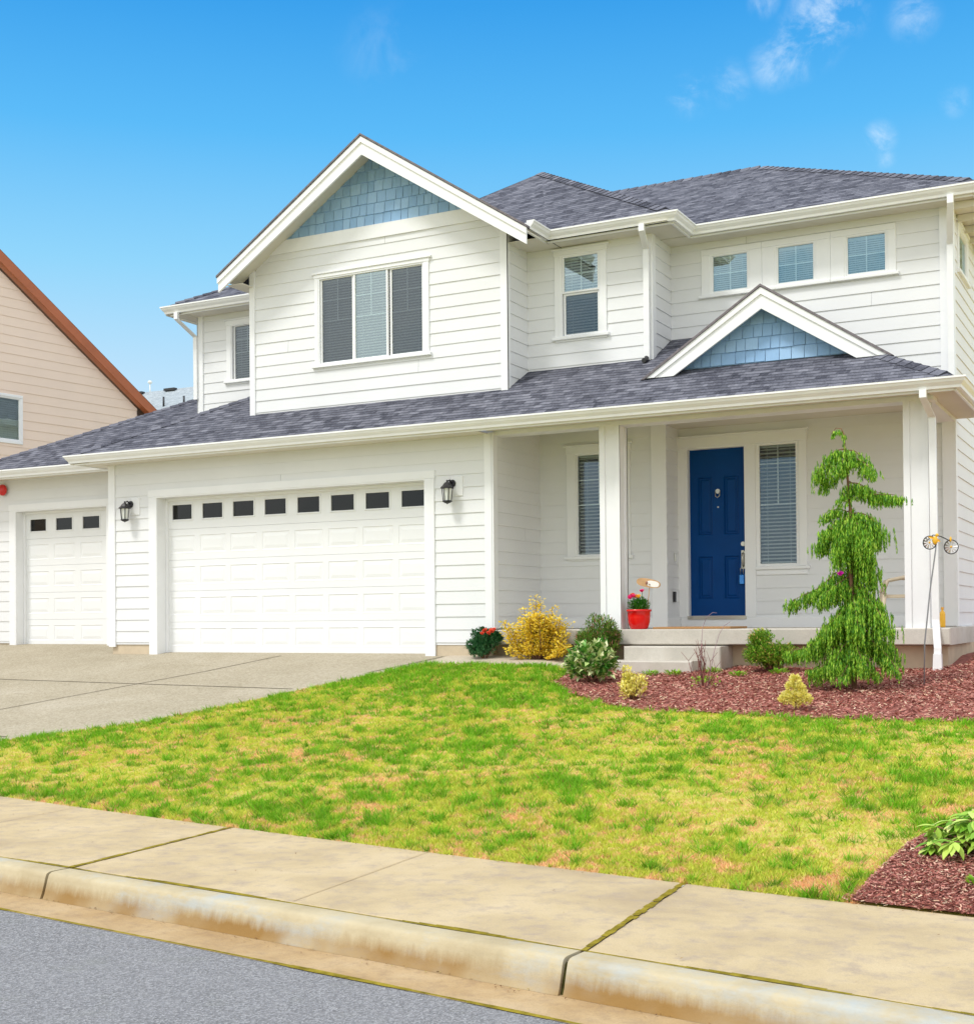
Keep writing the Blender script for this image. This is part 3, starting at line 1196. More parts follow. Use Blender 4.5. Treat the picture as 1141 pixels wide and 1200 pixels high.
def grass(n, seed):
    g = np.random.default_rng(seed)
    # denser near the camera
    X_, Y_ = [], []
    tot = 0
    while tot < n:
        y = 6.6 + 9.4 * g.random(n) ** 1.5
        x = -13.0 + 14.5 * g.random(n)
        k = in_lawn(x, y)
        # keep only what the wide view can see
        az_ = x / y
        k &= (az_ > -1.35) & (az_ < .12)
        X_.append(x[k])
        Y_.append(y[k])
        tot += k.sum()
    x = np.concatenate(X_)[:n]
    y = np.concatenate(Y_)[:n]
    far = np.clip((y - 11.5) / 4, 0, 1)
    left = np.clip((-x - 5.5) / 8, 0, 1)
    def rot(x, y, t):
        return x * math.cos(t) - y * math.sin(t), x * math.sin(t) + y * math.cos(t)
    xw = x + .05 * vnoise(x, y, .09, 41)
    yw = y + .05 * vnoise(x, y, .09, 42)
    a = vnoise(*rot(xw, yw, .6), .085, 11)
    a2 = vnoise(*rot(xw, yw, 1.1), .042, 14)
    b = vnoise(*rot(x, y, .3), .27, 12)
    c = vnoise(x, y, 1.3, 13)
    gq = a * .48 + a2 * .34 + b * .16 + c * .12 + far * .12 + left * .04
    st_ = vnoise(*rot(xw, yw, .9), .075, 21) * .45 + vnoise(x, y, .035, 23) * .38 + vnoise(x, y, .4, 22) * .26 - far * .05
    def sm(v, lo, hi):
        t = np.clip((v - lo) / (hi - lo), 0, 1)
        return t * t * (3 - 2 * t)
    r = g.random(n)[:, None]
    yg = np.array([.66, .62, .095]) * (1 - r) + np.array([.47, .58, .055]) * r
    r2 = g.random(n)[:, None]
    gr = np.array([.27, .53, .022]) * (1 - r2) + np.array([.15, .42, .012]) * r2
    stc = np.array([.88, .64, .29]) * (1 - r2) + np.array([.76, .38, .22]) * r2
    fleck = (vnoise(x, y, .028, 31) > .90) & (g.random(n) < .75)
    ws = sm(st_ + g.normal(0, .04, n), .52, .67)[:, None]
    wg = sm(gq + g.normal(0, .035, n), .615, .755)[:, None]
    tone = yg * (1 - ws) + stc * ws
    tone = tone * (1 - wg) + gr * wg
    tone[fleck] = np.array([.50, .22, .09])
    dk = sm(vnoise(x, y, .05, 33), .45, .9)[:, None] * wg
    tone *= 1 - .35 * dk
    tone *= (.86 + .40 * g.random(n))[:, None]
    h = (.017 + .018 * g.random(n)) * (1 + 1.3 * wg[:, 0]) * (1 - .3 * ws[:, 0])
    scale = np.clip(y / 9.0, .9, 1.5)
    wd = (.0048 + .003 * g.random(n)) * scale
    ang = g.random(n) * 6.283
    lean = g.normal(0, .75, n)
    lean2 = g.normal(0, .75, n)
    z = T(x, y) - .008
    dx, dy = np.cos(ang) * wd, np.sin(ang) * wd
    P = np.empty((n, 3, 3))
    P[:, 0] = np.stack([x - dx, y - dy, z], 1)
    P[:, 1] = np.stack([x + dx, y + dy, z], 1)
    P[:, 2] = np.stack([x + lean * h, y + lean2 * h, z + h * 1.15], 1)
    V = P.reshape(-1, 3)
    me = bpy.data.meshes.new('grass')
    me.vertices.add(n * 3)
    me.vertices.foreach_set('co', V.ravel())
    me.loops.add(n * 3)
    me.loops.foreach_set('vertex_index', np.arange(n * 3, dtype=np.int32))
    me.polygons.add(n)
    me.polygons.foreach_set('loop_start', np.arange(0, n * 3, 3, dtype=np.int32))
    me.polygons.foreach_set('loop_total', np.full(n, 3, dtype=np.int32))
    at = me.color_attributes.new('tone', 'FLOAT_COLOR', 'POINT')
    cc = np.ones((n * 3, 4))
    cc[:, :3] = np.repeat(tone, 3, axis=0)
    at.data.foreach_set('color', cc.ravel())
    me.update()
    me.materials.append(M_BLADE)
    o = bpy.data.objects.new('grass', me)
    COL.objects.link(o)
    tag(o, 'patchy yellow green lawn grass with brighter green tufts', 'grass', None, 'stuff')


grass(420000, 5)

# ------------------------------------------------------------------ the white house
HOUSE = empty('house', (-9, 16.2, 1.1), 'large two storey white house with blue shingled gables and attached garage', 'house')

K = .52           # roof pitch


def part(mb, name, mat, label=None):
    return mb.build(name, mat, HOUSE, label)


# windows ---------------------------------------------------------
def blinds(F, u0, u1, z0, z1, n=-.05, step=.045, gap=0.62, tilt=.5):
    mb = MB()
    z = z0 + .01
    while z < z1:
        mb.face([F.p(u0, n + .010, z), F.p(u1, n + .010, z), F.p(u1, n - .010, z + step * gap), F.p(u0, n - .010, z + step * gap)])
        z += step
    mb.lbox(F, u0, u1, n - .015, n + .015, z1 - .03, z1)
    for t in (.2, .8):
        uu = u0 + (u1 - u0) * t
        mb.lbox(F, uu - .002, uu + .002, n + .012, n + .014, z0, z1)
    return mb


def window(F, name, cas, opening, panes, label=None, parent=HOUSE, crown=True, sill=True, el=.04, er=.04, step=.042, blindgap=.66, trim=M_TRIM, deco=.11):
    """cas: outer casing (u0,u1,z0,z1); opening: (u0,u1,z0,z1); panes: list of dicts"""
    c0, c1, cz0, cz1 = cas
    o0, o1, oz0, oz1 = opening
    mb = MB()
    t = .030
    mb.bbox(F, c0, o0, 0, t, oz0, oz1, .004)
    mb.bbox(F, o1, c1, 0, t, oz0, oz1, .004)
    mb.bbox(F, c0 - (.012 if crown else 0), c1 + (.012 if crown else 0), 0, t + .004, oz1, cz1, .004)
    if crown:
        mb.bbox(F, c0 - .045, c1 + .045, 0, t + .022, cz1, cz1 + .028, .005)
    if sill:
        mb.bbox(F, c0 - el, c1 + er, 0, t + .03, oz0 - .045, oz0, .006)
        mb.bbox(F, c0 + .005, c1 - .005, 0, t - .006, cz0 - .02, oz0 - .045, .004)
    else:
        mb.bbox(F, c0, c1, 0, t, cz0, oz0, .004)
    win = mb.build(name, trim, parent, label)
    # jamb lining + sashes
    fr = MB()
    dep = -.11
    fr.lbox(F, o0 - .001, o0 + .02, dep, .022, oz0, oz1)
    fr.lbox(F, o1 - .02, o1 + .001, dep, .022, oz0, oz1)
    fr.lbox(F, o0 + .02, o1 - .02, dep, .022, oz1 - .02, oz1 + .001)
    fr.lbox(F, o0 + .02, o1 - .02, dep, .022, oz0 - .001, oz0 + .02)
    mu = MB()
    for pn in panes:
        a, b, c, d = pn['r']
        nn = pn.get('n', .0)
        s = pn.get('s', .03)
        fr.bbox(F, a - s, a, nn - .03, nn + .012, c - s, d + s, .004)
        fr.bbox(F, b, b + s, nn - .03, nn + .012, c - s, d + s, .004)
        fr.bbox(F, a, b, nn - .03, nn + .012, d, d + s, .004)
        fr.bbox(F, a, b, nn - .03, nn + .012, c - s, c, .004)
        gm = MB()
        gm.face([F.p(a, nn - .008, c), F.p(b, nn - .008, c), F.p(b, nn - .008, d), F.p(a, nn - .008, d)])
        gm.build('pane', pn.get('g', G_CLEAR), win)
        for (v, za, zb) in pn.get('v', ()):
            uu = a + (b - a) * v
            mu.lbox(F, uu - .008, uu + .008, nn - .022, nn - .012, c + (d - c) * za, c + (d - c) * zb)
        for h in pn.get('h', ()):
            zz = c + (d - c) * h
            mu.lbox(F, a, b, nn - .0235, nn - .0105, zz - .008, zz + .008)
        if pn.get('blind', True):
            bz = pn.get('bz', (c, d))
            blinds(F, a - .02, b + .02, bz[0], bz[1], nn - .07, pn.get('step', step), pn.get('gap', blindgap)).build('blind', pn.get('bm', M_BLIND), win)
    fr.build('sash', M_TRIM, win)
    if mu.f:
        mu.build('muntin', M_TRIM, win)
    dk = MB()
    q = [F.p(o0, dep - .25, oz0 - .02), F.p(o1, dep - .25, oz0 - .02), F.p(o1, dep - .25, oz1 + .02), F.p(o0, dep - .25, oz1 + .02)]
    r = [F.p(o0, dep, oz0 - .02), F.p(o1, dep, oz0 - .02), F.p(o1, dep, oz1 + .02), F.p(o0, dep, oz1 + .02)]
    dk.face(q)
    for i in range(4):
        dk.face([q[i], q[(i + 1) % 4], r[(i + 1) % 4], r[i]])
    dk.build('room_recess', M_DARK, win)
    return win


G = front(16.2)
B = front(16.8)
Mw = front(17.5)
U = front(18.3)
PB = front(17.75)
LG = front(17.1)

UG = ((.5, .5, 1.0),)    # vertical muntin over the top half
window(B, 'window', (-11.80, -9.73, 5.56, 7.02), (-11.73, -9.82, 5.60, 6.965),
       [dict(r=(-11.68, -11.12, 5.64, 6.93), v=UG, h=(.5, .75), g=G_SCREEN, n=-.02),
        dict(r=(-11.05, -10.49, 5.64, 6.94), v=UG, h=(.5, .75), n=.0),
        dict(r=(-10.40, -9.87, 5.64, 6.93), v=UG, h=(.5, .75), g=G_SCREEN, n=-.02)],
       'wide three pane window on the front of the bay')
window(Mw, 'window', (-7.99, -7.165, 5.70, 7.03), (-7.89, -7.26, 5.75, 6.955),
       [dict(r=(-7.84, -7.31, 6.42, 6.92), v=((.5, 0, 1),), h=(.5,)),
        dict(r=(-7.83, -7.32, 5.79, 6.36), g=G_SCREEN, n=-.025)],
       'tall single sash window beside the bay')
# the row of three small windows
mbp = []
for (a, b) in ((-5.83, -5.32), (-4.875, -4.37), (-3.90, -3.39)):
    mbp.append((a, b))
for i, (a, b) in enumerate(mbp):
    c0 = (-6.0, -5.10, -4.13)[i]
    c1 = (-5.10, -4.13, -3.245)[i]
    window(U, 'window', (c0 + .001, c1 - .001, 6.30, 6.965), (a - .04, b + .04, 6.30 + .0, 6.88),
           [dict(r=(a + .005, b - .005, 6.345, 6.85), v=((.5, 0, 1),), h=(.5,), blind=True, step=.03, gap=.95)],
           ('left window of the high row of three above the porch', 'middle window of the high row of three above the porch', 'right window of the high row of three above the porch')[i], crown=False, sill=True, el=(.04, -.0005, -.0005)[i], er=(-.0005, -.0005, .04)[i])
window(U, 'window', (-14.76, -13.35, 5.82, 6.94), (-14.66, -13.45, 5.87, 6.86),
       [dict(r=(-14.60, -14.08, 5.90, 6.83), g=G_SCREEN, h=(.5, .75), v=UG, n=-.03), dict(r=(-14.02, -13.50, 5.90, 6.83), h=(.5, .75), v=UG)],
       'window on the set back wall left of the bay')
window(PB, 'window', (-7.935, -6.93, 2.47, 4.15), (-7.80, -7.06, 2.52, 4.05),
       [dict(r=(-7.765, -7.10, 2.55, 4.02), h=(.5, .75), v=UG, step=.052, gap=.40, n=-.01, g=G_PORCH)], 'tall window on the porch wall behind the left post')
SE = east(-2.53)
window(SE, 'window', (18.75, 19.75, 6.30, 7.0), (18.85, 19.65, 6.34, 6.92),
       [dict(r=(18.89, 19.61, 6.37, 6.89), v=((.5, 0, 1),), h=(.5,))], 'window on the right side wall')

# siding ----------------------------------------------------------
walls = MB()
# main garage front
GO = (-14.53, -9.47, 1.0, 3.635)
clap(walls, G, -15.42, -8.50, 1.24, 4.22, [(GO[0] - .02, GO[1] + .02, 1.0, 3.70)])
part(walls, 'garage_wall', M_SIDE)
walls = MB()
LO = (-18.70, -16.45, 1.0, 3.665)
clap(walls, LG, -19.25, -15.5, 1.24, 4.24, [(LO[0] - .02, LO[1] + .02, 1.0, 3.73)])
clap(walls, west(-19.35), 17.1, 27, 1.24, 4.3)
clap(walls, west(-15.52), 16.2, 17.1, 1.24, 4.24)
part(walls, 'side_garage_wall', M_SIDE)
# bay front, with rake
RK = .65
AP = (-10.60, 8.87)


def rl(z):
    return max(-13.02, AP[0] - (AP[1] - .045 - z) / RK)


def rr(z):
    return min(-8.45, AP[0] + (AP[1] - .045 - z) / RK)


walls = MB()
clap(walls, B, -13.02, -8.45, 4.80, 7.46, [(-11.75, -9.80, 5.585, 6.99)], rl, rr)
clap(walls, east(-8.45), 16.8, 17.5, 4.75, 7.3)
clap(walls, west(-13.04), 16.8, 18.3, 4.75, 7.3)
part(walls, 'bay_wall', M_SIDE)
walls = MB()
clap(walls, Mw, -8.45, -6.52, 5.1, 7.2, [(-7.91, -7.24, 5.73, 6.99)])
clap(walls, east(-6.48), 17.5, 18.3, 5.1, 7.2)
clap(walls, U, -6.48, -2.60, 4.40, 7.2, [(a - .06, b + .06, 6.28, 6.90) for a, b in mbp])
clap(walls, U, -15.33, -13.0, 5.2, 7.2, [(-14.68, -13.43, 5.85, 6.88)])
clap(walls, SE, 18.30, 28, 1.28, 7.2, [(18.83, 19.67, 6.32, 6.95)])
clap(walls, west(-15.40), 18.3, 28, 4.5, 7.2)
clap(walls, Frame(0, 28, 1, 0, 0, 1), -15.4, -2.53, 1.3, 7.2)
part(walls, 'upper_wall', M_SIDE)
walls = MB()
clap(walls, east(-8.39), 16.28, 17.75, 1.50, 4.38)
clap(walls, PB, -8.39, -6.50, 1.56, 4.38, [(-7.82, -7.04, 2.50, 4.08)])
clap(walls, east(-6.40), 17.8, 18.3, 1.56, 4.38)
clap(walls, U, -6.40, -2.60, 1.56, 4.38, [(-6.30, -5.32, 1.40, 4.12), (-5.24, -4.60, 2.28, 4.13)])
part(walls, 'porch_wall', M_SIDE)

# corner boards and trim ------------------------------------------
def cb(F, u0, u1, z0, z1, t=.03):
    tb = MB()
    tb.lbox(F, u0, u1, .0, t, z0, z1)
    part(tb, 'corner_board', M_TRIM)


cb(G, -15.52, -15.41, 1.2, 4.22)
cb(west(-15.52), 16.2 - .03, 16.32, 1.2, 4.22)
cb(G, -8.505, -8.385, 1.47, 4.22)
cb(east(-8.39), 16.17, 16.30, 1.47, 4.22, .028)
cb(B, -13.07, -12.97, 4.70, 7.25)
cb(west(-13.07), 16.77, 16.87, 4.7, 7.25, .001)
cb(B, -8.53, -8.42, 4.75, 7.25)
cb(east(-8.45), 16.768, 16.87, 4.8, 7.25)
cb(Mw, -6.60, -6.455, 5.1, 7.18)
cb(east(-6.48), 17.468, 17.60, 5.1, 7.18, .026)
cb(U, -2.68, -2.505, 1.46, 4.4)
cb(U, -2.68, -2.505, 4.4, 7.18)
cb(SE, 18.268, 18.42, 1.46, 7.18, .026)
cb(U, -15.40, -15.29, 5.1, 7.18)
cb(west(-15.42), 18.27, 18.4, 4.7, 7.18, .002)
cb(PB, -6.60, -6.375, 1.56, 4.38)
cb(LG, -19.35, -19.24, 1.2, 4.24)
# band under the bay gable
bandz0, bandz1 = 7.45, 7.655
bm = [B.p(rl(bandz0) + .05, .034, bandz0), B.p(rr(bandz0) - .05, .034, bandz0), B.p(rr(bandz1) - .0, .034, bandz1), B.p(rl(bandz1), .034, bandz1)]
tb = MB()
tb.prism(bm, (0, .03, 0))
part(tb, 'gable_band', M_TRIM)
tb = MB()
# porch: skirt boards at the wall foot
tb.lbox(U, -6.365, -2.685, .0, .029, 1.453, 1.60)
tb.lbox(PB, -6.60, -6.375, .03, .034, 1.46, 1.6)
tb.lbox(PB, -8.39, -6.60, .0, .03, 1.46, 1.60)
tb.lbox(east(-6.40), 17.75, 18.3, .0, .03, 1.46, 1.6)
part(tb, 'skirt_board', M_TRIM)

# foundation ------------------------------------------------------
fb = MB()
fb.box(-15.50, -14.60, 16.215, 18, .6, 1.245)
fb.box(-9.40, -8.41, 16.205, 18, .6, 1.462)
fb.box(-14.6, -9.4, 16.45, 18, .6, 1.09)
fb.box(-19.33, -18.8, 17.115, 27, .6, 1.245)
fb.box(-16.4, -15.51, 17.115, 27, .6, 1.245)
fb.box(-18.8, -16.4, 17.32, 27, .6, 1.16)
fb.box(-8.41, -2.36, 16.35, 17.9, .6, 1.24)
fb.box(-8.41, -2.545, 17.9, 28, .6, 1.45)
part(fb, 'foundation', M_FOUND)

# gable shingles --------------------------------------------------


def shingles(F, apx, apz, k, zb, n=.0, row=.17, wmin=.11, wmax=.20, zclip=None):
    mb = MB()
    z = zb
    r = 0
    while z < apz - .03:
        zt = min(z + row, apz - .005)
        half_b = (apz - z) / k
        half_t = (apz - zt) / k
        x = apx - half_b - rnd(0, .1)
        while x < apx + half_b:
            w_ = rnd(wmin, wmax)
            x2 = x + w_
            g_ = .004
            # clip against the rakes: polygon of the trapezoid
            xa, xb = x + g_, x2 - g_
            pts = []
            lb, rb = apx - half_b, apx + half_b
            lt, rt_ = apx - half_t, apx + half_t
            b0, b1 = max(xa, lb), min(xb, rb)
            t0, t1 = max(xa, lt), min(xb, rt_)
            dn = rnd(-.002, .004)
            dz = rnd(-.004, .004)
            n0, n1 = n + .022 + dn, n + .004
            if b1 - b0 > .003:
                if t1 - t0 > .003:
                    mb.face([F.p(b0, n0, z + dz), F.p(b1, n0, z + dz), F.p(t1, n1, zt), F.p(t0, n1, zt)])
                else:
                    xm = (b0 + b1) / 2
                    if b1 <= lt:
                        tip = (b1, z + (b1 - lb) * k)
                    elif b0 >= rt_:
                        tip = (b0, z + (rb - b0) * k)
                    else:
                        tip = (xm, zt)
                    mb.face([F.p(b0, n0, z + dz), F.p(b1, n0, z + dz), F.p(tip[0], n1, min(tip[1], zt))])
                mb.face([F.p(b0, n, z + dz), F.p(b1, n, z + dz), F.p(b1, n0, z + dz), F.p(b0, n0, z + dz)])
            x = x2
        z += row
        r += 1
    # backing
    mb.face([F.p(apx - (apz - zb) / k, n + .001, zb), F.p(apx + (apz - zb) / k, n + .001, zb), F.p(apx, n + .001, apz)])
    return mb


part(shingles(B, AP[0], AP[1] - .035, RK, 7.655), 'gable_shingles', M_SHAKE, 'blue shingles in the large bay gable')
PG = front(16.85)
part(shingles(PG, -4.65, 5.84, .66, 4.80, row=.165), 'gable_shingles', M_SHAKE, 'blue shingles in the small gable over the porch')

# roofs -----------------------------------------------------------


def roofpoly(mb, pts, th=.045, flip=False):
    """pts: 3d points, planar. uv: u horizontal, v up the slope"""
    P = [Vector(p) for p in pts]
    n = Vector((0, 0, 0))
    for i in range(len(P)):
        a, b = P[i], P[(i + 1) % len(P)]
        n += a.cross(b)
    n.normalize()
    if n.z < 0:
        P.reverse()
        n = -n
    ua = Vector((0, 0, 1)).cross(n)
    if ua.length < 1e-4:
        ua = Vector((1, 0, 0))
    ua.normalize()
    va = n.cross(ua)
    if va.z < 0:
        va = -va
    off = P[0]
    mb.face(P, [((p).dot(ua), (p).dot(va)) for p in P])
    low = [p - Vector((0, 0, th)) for p in P]
    for i in range(len(P)):
        j = (i + 1) % len(P)
        mb.face([P[i], low[i], low[j], P[j]], [(.1, .05), (.12, .05), (.12, .07), (.1, .07)])
    mb.face(list(reversed(low)), [(.1, .06)] * len(P))


def zl(y):
    return 4.32 + K * (y - 15.62)


LR = MB()
HX0, HX1 = -15.89, -2.12
roofpoly(LR, [(HX0, 15.64, zl(15.64)), (HX1, 15.64, zl(15.64)), (HX1 - 2.86, 18.5, zl(18.5)), (HX0 + 2.86, 18.5, zl(18.5))])
roofpoly(LR, [(HX1, 15.64, zl(15.64)), (HX1, 18.36, zl(15.64)), (HX1 - 2.72, 18.36, zl(18.36))])
zc = 4.36
roofpoly(LR, [(HX0, 15.64, zl(15.64)), (HX0 + 2.86, 18.5, zl(18.5)), (HX0 + 2.1, 18.5, zl(17.74)), (HX0, 16.42, zl(15.64))])


def z2(y):
    return 4.34 + .505 * (y - 16.5)


XL2 = -19.62
roofpoly(LR, [(XL2, 16.5, z2(16.5)), (-15.86, 16.5, z2(16.5)), (-13.8, 18.6, z2(18.6)), (-13.8, 20, z2(20)), (XL2 + 3.5, 20, z2(20))])
roofpoly(LR, [(XL2, 16.5, z2(16.5)), (XL2 + 3.5, 20, z2(20)), (XL2 + 3.5, 24, z2(20)), (XL2, 27.5, z2(16.5))])
lower_roof = part(LR, 'lower_roof', M_ROOF, 'long lower roof over the garage and porch')

UR = MB()
UX0, UX1 = -15.76, -2.13


def zu(y):
    return 7.215 + K * (y - 17.8)


RYD = 3.95
roofpoly(UR, [(UX0, 17.83, zu(17.83)), (UX1, 17.83, zu(17.83)), (UX1 - RYD, 17.8 + RYD, zu(17.8 + RYD)), (UX0 + RYD, 17.8 + RYD, zu(17.8 + RYD))])
roofpoly(UR, [(UX1, 17.83, zu(17.83)), (UX1 - RYD, 17.8 + RYD, zu(17.8 + RYD)), (UX1 - RYD, 24.5, zu(17.8 + RYD)), (UX1, 28.5, zu(17.83))])
roofpoly(UR, [(UX0, 17.83, zu(17.83)), (UX0 + RYD, 17.8 + RYD, zu(17.8 + RYD)), (UX0 + RYD, 24.5, zu(17.8 + RYD)), (UX0, 28.5, zu(17.83))])
roofpoly(UR, [(UX0, 28.5, zu(17.83)), (UX1, 28.5, zu(17.83)), (UX1 - RYD, 24.5, zu(17.8 + RYD)), (UX0 + RYD, 24.5, zu(17.8 + RYD))])
roofpoly(UR, [(UX0 + RYD, 17.8 + RYD, zu(17.8 + RYD)), (UX1 - RYD, 17.8 + RYD, zu(17.8 + RYD)), (UX1 - RYD, 24.5, zu(17.8 + RYD)), (UX0 + RYD, 24.5, zu(17.8 + RYD))])
# middle wing
KM = .61
mp = (-9.7, 20.7, 7.21 + KM * 3.7)
mr = (-6.03, 17.03, 7.225)
ml = (-12.9, 16.98, 7.205)
ml2 = (-7.9, 17.03, 7.225)
roofpoly(UR, [ml2, mr, mp, (-11.2, 18.9, 7.205 + KM * 1.92), (-10.0, 18.2, 7.205 + KM * 1.22)][:3])
roofpoly(UR, [ml2, mp, (-10.7, 19.0, 7.205 + KM * 2.02)])
roofpoly(UR, [mr, mp, (-9.7, 23, mp[2]), (-6.0, 22, 7.2)])
roofpoly(UR, [(-12.0, 18.0, 7.7), mp, (-9.7, 23, mp[2]), (-12.5, 22, 7.7)])
upper_roof = part(UR, 'upper_roof', M_ROOF, 'upper hipped roof')

# bay gable roof


def gable(mb, apx, apz, k, half, y0, y1, th=.04):
    for s in (-1, 1):
        roofpoly(mb, [(apx, y0, apz), (apx + s * half, y0, apz - k * half), (apx + s * half, y1, apz - k * half), (apx, y1, apz)], th)


GR = MB()
gable(GR, AP[0], AP[1] + .01, RK, 2.72, 16.28, 19.6)
part(GR, 'bay_roof', M_ROOF, 'steep gable roof over the bay')
GR = MB()
for s in (-1, 1):
    apx, apz, k, y0 = -4.65, 5.925, .66, 16.57
    # clip to the lower roof plane: lower edge follows the valley
    h = 1.60
    zf = apz - k * h
    roofpoly(GR, [(apx, y0, apz), (apx + s * h, y0, zf), (apx + s * (h - .10), 16.95, zf + .066), (apx + s * .02, 18.25, apz), (apx, 18.25, apz)][:5], .035)
part(GR, 'porch_gable_roof', M_ROOF, 'small gable roof over the porch')

# ridge and hip caps
def caps(p, q, wd=.125, step=.17, drop=.062):
    HC = MB()
    p, q = Vector(p), Vector(q)
    d = (q - p)
    ln = d.length
    d.normalize()
    s = d.cross(Vector((0, 0, 1))).normalized()
    n = int(ln / step)
    for i in range(n):
        a = p + d * (i * step) + Vector((0, 0, .030))
        b = p + d * ((i + 1.15) * step) + Vector((0, 0, .016))
        for sg in (-1, 1):
            dn = Vector((0, 0, -drop))
            pts = [a, b, b + s * sg * wd + dn, a + s * sg * wd + dn]
            HC.face(pts, [(i * .31, .265), (i * .31, .33), (i * .31 + .1, .33), (i * .31 + .1, .265)])
        HC.face([a, a + s * wd + Vector((0, 0, -drop)), a + s * wd + Vector((0, 0, -drop - .015)), a + Vector((0, 0, -.02)), a - s * wd + Vector((0, 0, -drop - .015)), a - s * wd + Vector((0, 0, -drop))],
                [(.1, .06)] * 6)
    part(HC, 'ridge_cap', M_ROOF)


caps((HX1 - .13, 15.77, zl(15.77)), (HX1 - 2.75, 18.37, zl(18.37)))
caps((HX0 + .13, 15.77, zl(15.77)), (HX0 + 2.85, 18.47, zl(18.47)))
caps((XL2 + .12, 16.62, z2(16.62)), (XL2 + 3.5, 20, z2(20)))
caps((UX1 - .12, 17.95, zu(17.95)), (UX1 - RYD, 17.8 + RYD, zu(17.8 + RYD)))
caps((UX0 + .12, 17.95, zu(17.95)), (UX0 + RYD, 17.8 + RYD, zu(17.8 + RYD)))
caps((UX1 - RYD, 17.8 + RYD, zu(17.8 + RYD)), (UX0 + RYD, 17.8 + RYD, zu(17.8 + RYD)), drop=.088)
caps((mr[0] - .10, mr[1] + .10, mr[2] + .061), mp)

# barge boards ----------------------------------------------------
BB = MB()
BE = MB()


def barge(apx, apz, k, half, y, dep=.27, plumb=True):
    """two layered rake boards, shingle edge on top"""
    for s in (-1, 1):
        def P(t, dz, yy):
            return (apx + s * t, yy, apz - k * t + dz)
        BB.prism([P(0, -.03, y), P(half, -.03, y), P(half, -.03 - dep * .86, y), P(half - .0, -.03 - dep * .86, y), P(0, -.03 - dep, y)], (0, .035, 0))
        BB.prism([P(0, -.028, y - .02), P(half + .01, -.028, y - .02), P(half + .01, -.028 - .09, y - .02), P(0, -.028 - .09, y - .02)], (0, .0195, 0))
        BE.prism([P(0, .012, y - .035), P(half + .02, .012, y - .035), P(half + .02, -.020, y - .035), P(0, -.020, y - .035)], (0, .09, 0))


barge(AP[0], AP[1], RK, 2.72, 16.30)


def barge2(apx, apz, k, y):
    # feet cut horizontally where they meet the porch roof
    zf = 4.845
    for s in (-1, 1):
        def P(z, dz):
            return (apx + s * (apz - z) / k, z + dz)
        top_out = (apz - zf) / k
        dep = .275
        poly = [(apx, y, apz - .03), (apx + s * (top_out - .02), y, zf + .0), (apx + s * (top_out - dep / k), y, zf), (apx, y, apz - .03 - dep)]
        BB.prism(poly, (0, .035, 0))
        poly = [(apx, y - .02, apz - .028), (apx + s * (top_out - .015), y - .02, zf + .0), (apx + s * (top_out - .1 / k), y - .02, zf), (apx, y - .02, apz - .118)]
        BB.prism(poly, (0, .0195, 0))
        poly = [(apx, y - .035, apz + .012), (apx + s * (top_out + .04), y - .035, zf - .015), (apx + s * (top_out - .015), y - .035, zf - .015), (apx, y - .035, apz - .020)]
        BE.prism(poly, (0, .10, 0))


part(BB, 'barge_board', M_TRIM)
part(BE, 'shingle_edge', M_ROOFCAP)
BB = MB()
BE = MB()
barge2(-4.65, 5.915, .66, 16.60)
part(BB, 'barge_board', M_TRIM)
part(BE, 'shingle_edge', M_ROOFCAP)

# soffits, beams, ceiling ----------------------------------------
SO = MB()
SO.box(-15.93, -8.45, 15.70, 16.2, 4.205, 4.215)       # garage eave
SO.box(-19.6, -15.55, 16.55, 17.1, 4.235, 4.245)
SO.box(-15.93, -15.52, 15.70, 17.1, 4.2, 4.21)
SO.box(-8.45, -2.14, 15.70, 16.2, 4.245, 4.255)
SO.box(-8.39, -2.2, 16.2, 18.3, 4.38, 4.39)            # porch ceiling
SO.box(-2.5, -2.14, 15.7, 18.36, 4.23, 4.24)
SO.box(-15.8, -13.06, 17.88, 18.3, 7.08, 7.09)
SO.box(-15.8, -15.4, 17.88, 28.4, 7.075, 7.085)
SO.box(-8.46, -6.07, 17.05, 17.5, 7.08, 7.09)
SO.box(-6.48, -6.07, 17.0, 17.85, 7.085, 7.095)
SO.box(-6.48, -2.2, 17.87, 18.3, 7.08, 7.09)
SO.box(-2.53, -2.17, 17.87, 28.4, 7.075, 7.085)
# bay eave returns
SO.box(-13.30, -13.0, 16.5, 18.3, 6.985, 6.995)
SO.box(-8.45, -7.95, 16.83, 17.2, 7.06, 7.07)
# raked soffit of the bay gable overhang
for s in (-1, 1):
    SO.prism([(AP[0], 16.34, AP[1] - .08), (AP[0] + s * 2.7, 16.34, AP[1] - .08 - RK * 2.7), (AP[0] + s * 2.7, 16.80, AP[1] - .08 - RK * 2.7), (AP[0], 16.80, AP[1] - .08)], (0, 0, .02))
    SO.prism([(-4.65, 16.62, 5.86), (-4.65 + s * 1.5, 16.62, 5.86 - .99), (-4.65 + s * 1.5, 16.88, 5.86 - .99), (-4.65, 16.88, 5.86)], (0, 0, .02))
# rafter tails under the right eave
for y in np.arange(18.1, 27, .6):
    SO.box(-2.5, -2.2, y, y + .05, 6.98, 7.07)
part(SO, 'soffit', M_SOF)
BM = MB()
BM.box(-8.39, -2.47, 16.215, 16.50, 4.185, 4.36)
BM.box(-2.80, -2.50, 16.50, 18.27, 4.185, 4.36)
part(BM, 'porch_beam', M_TRIM)

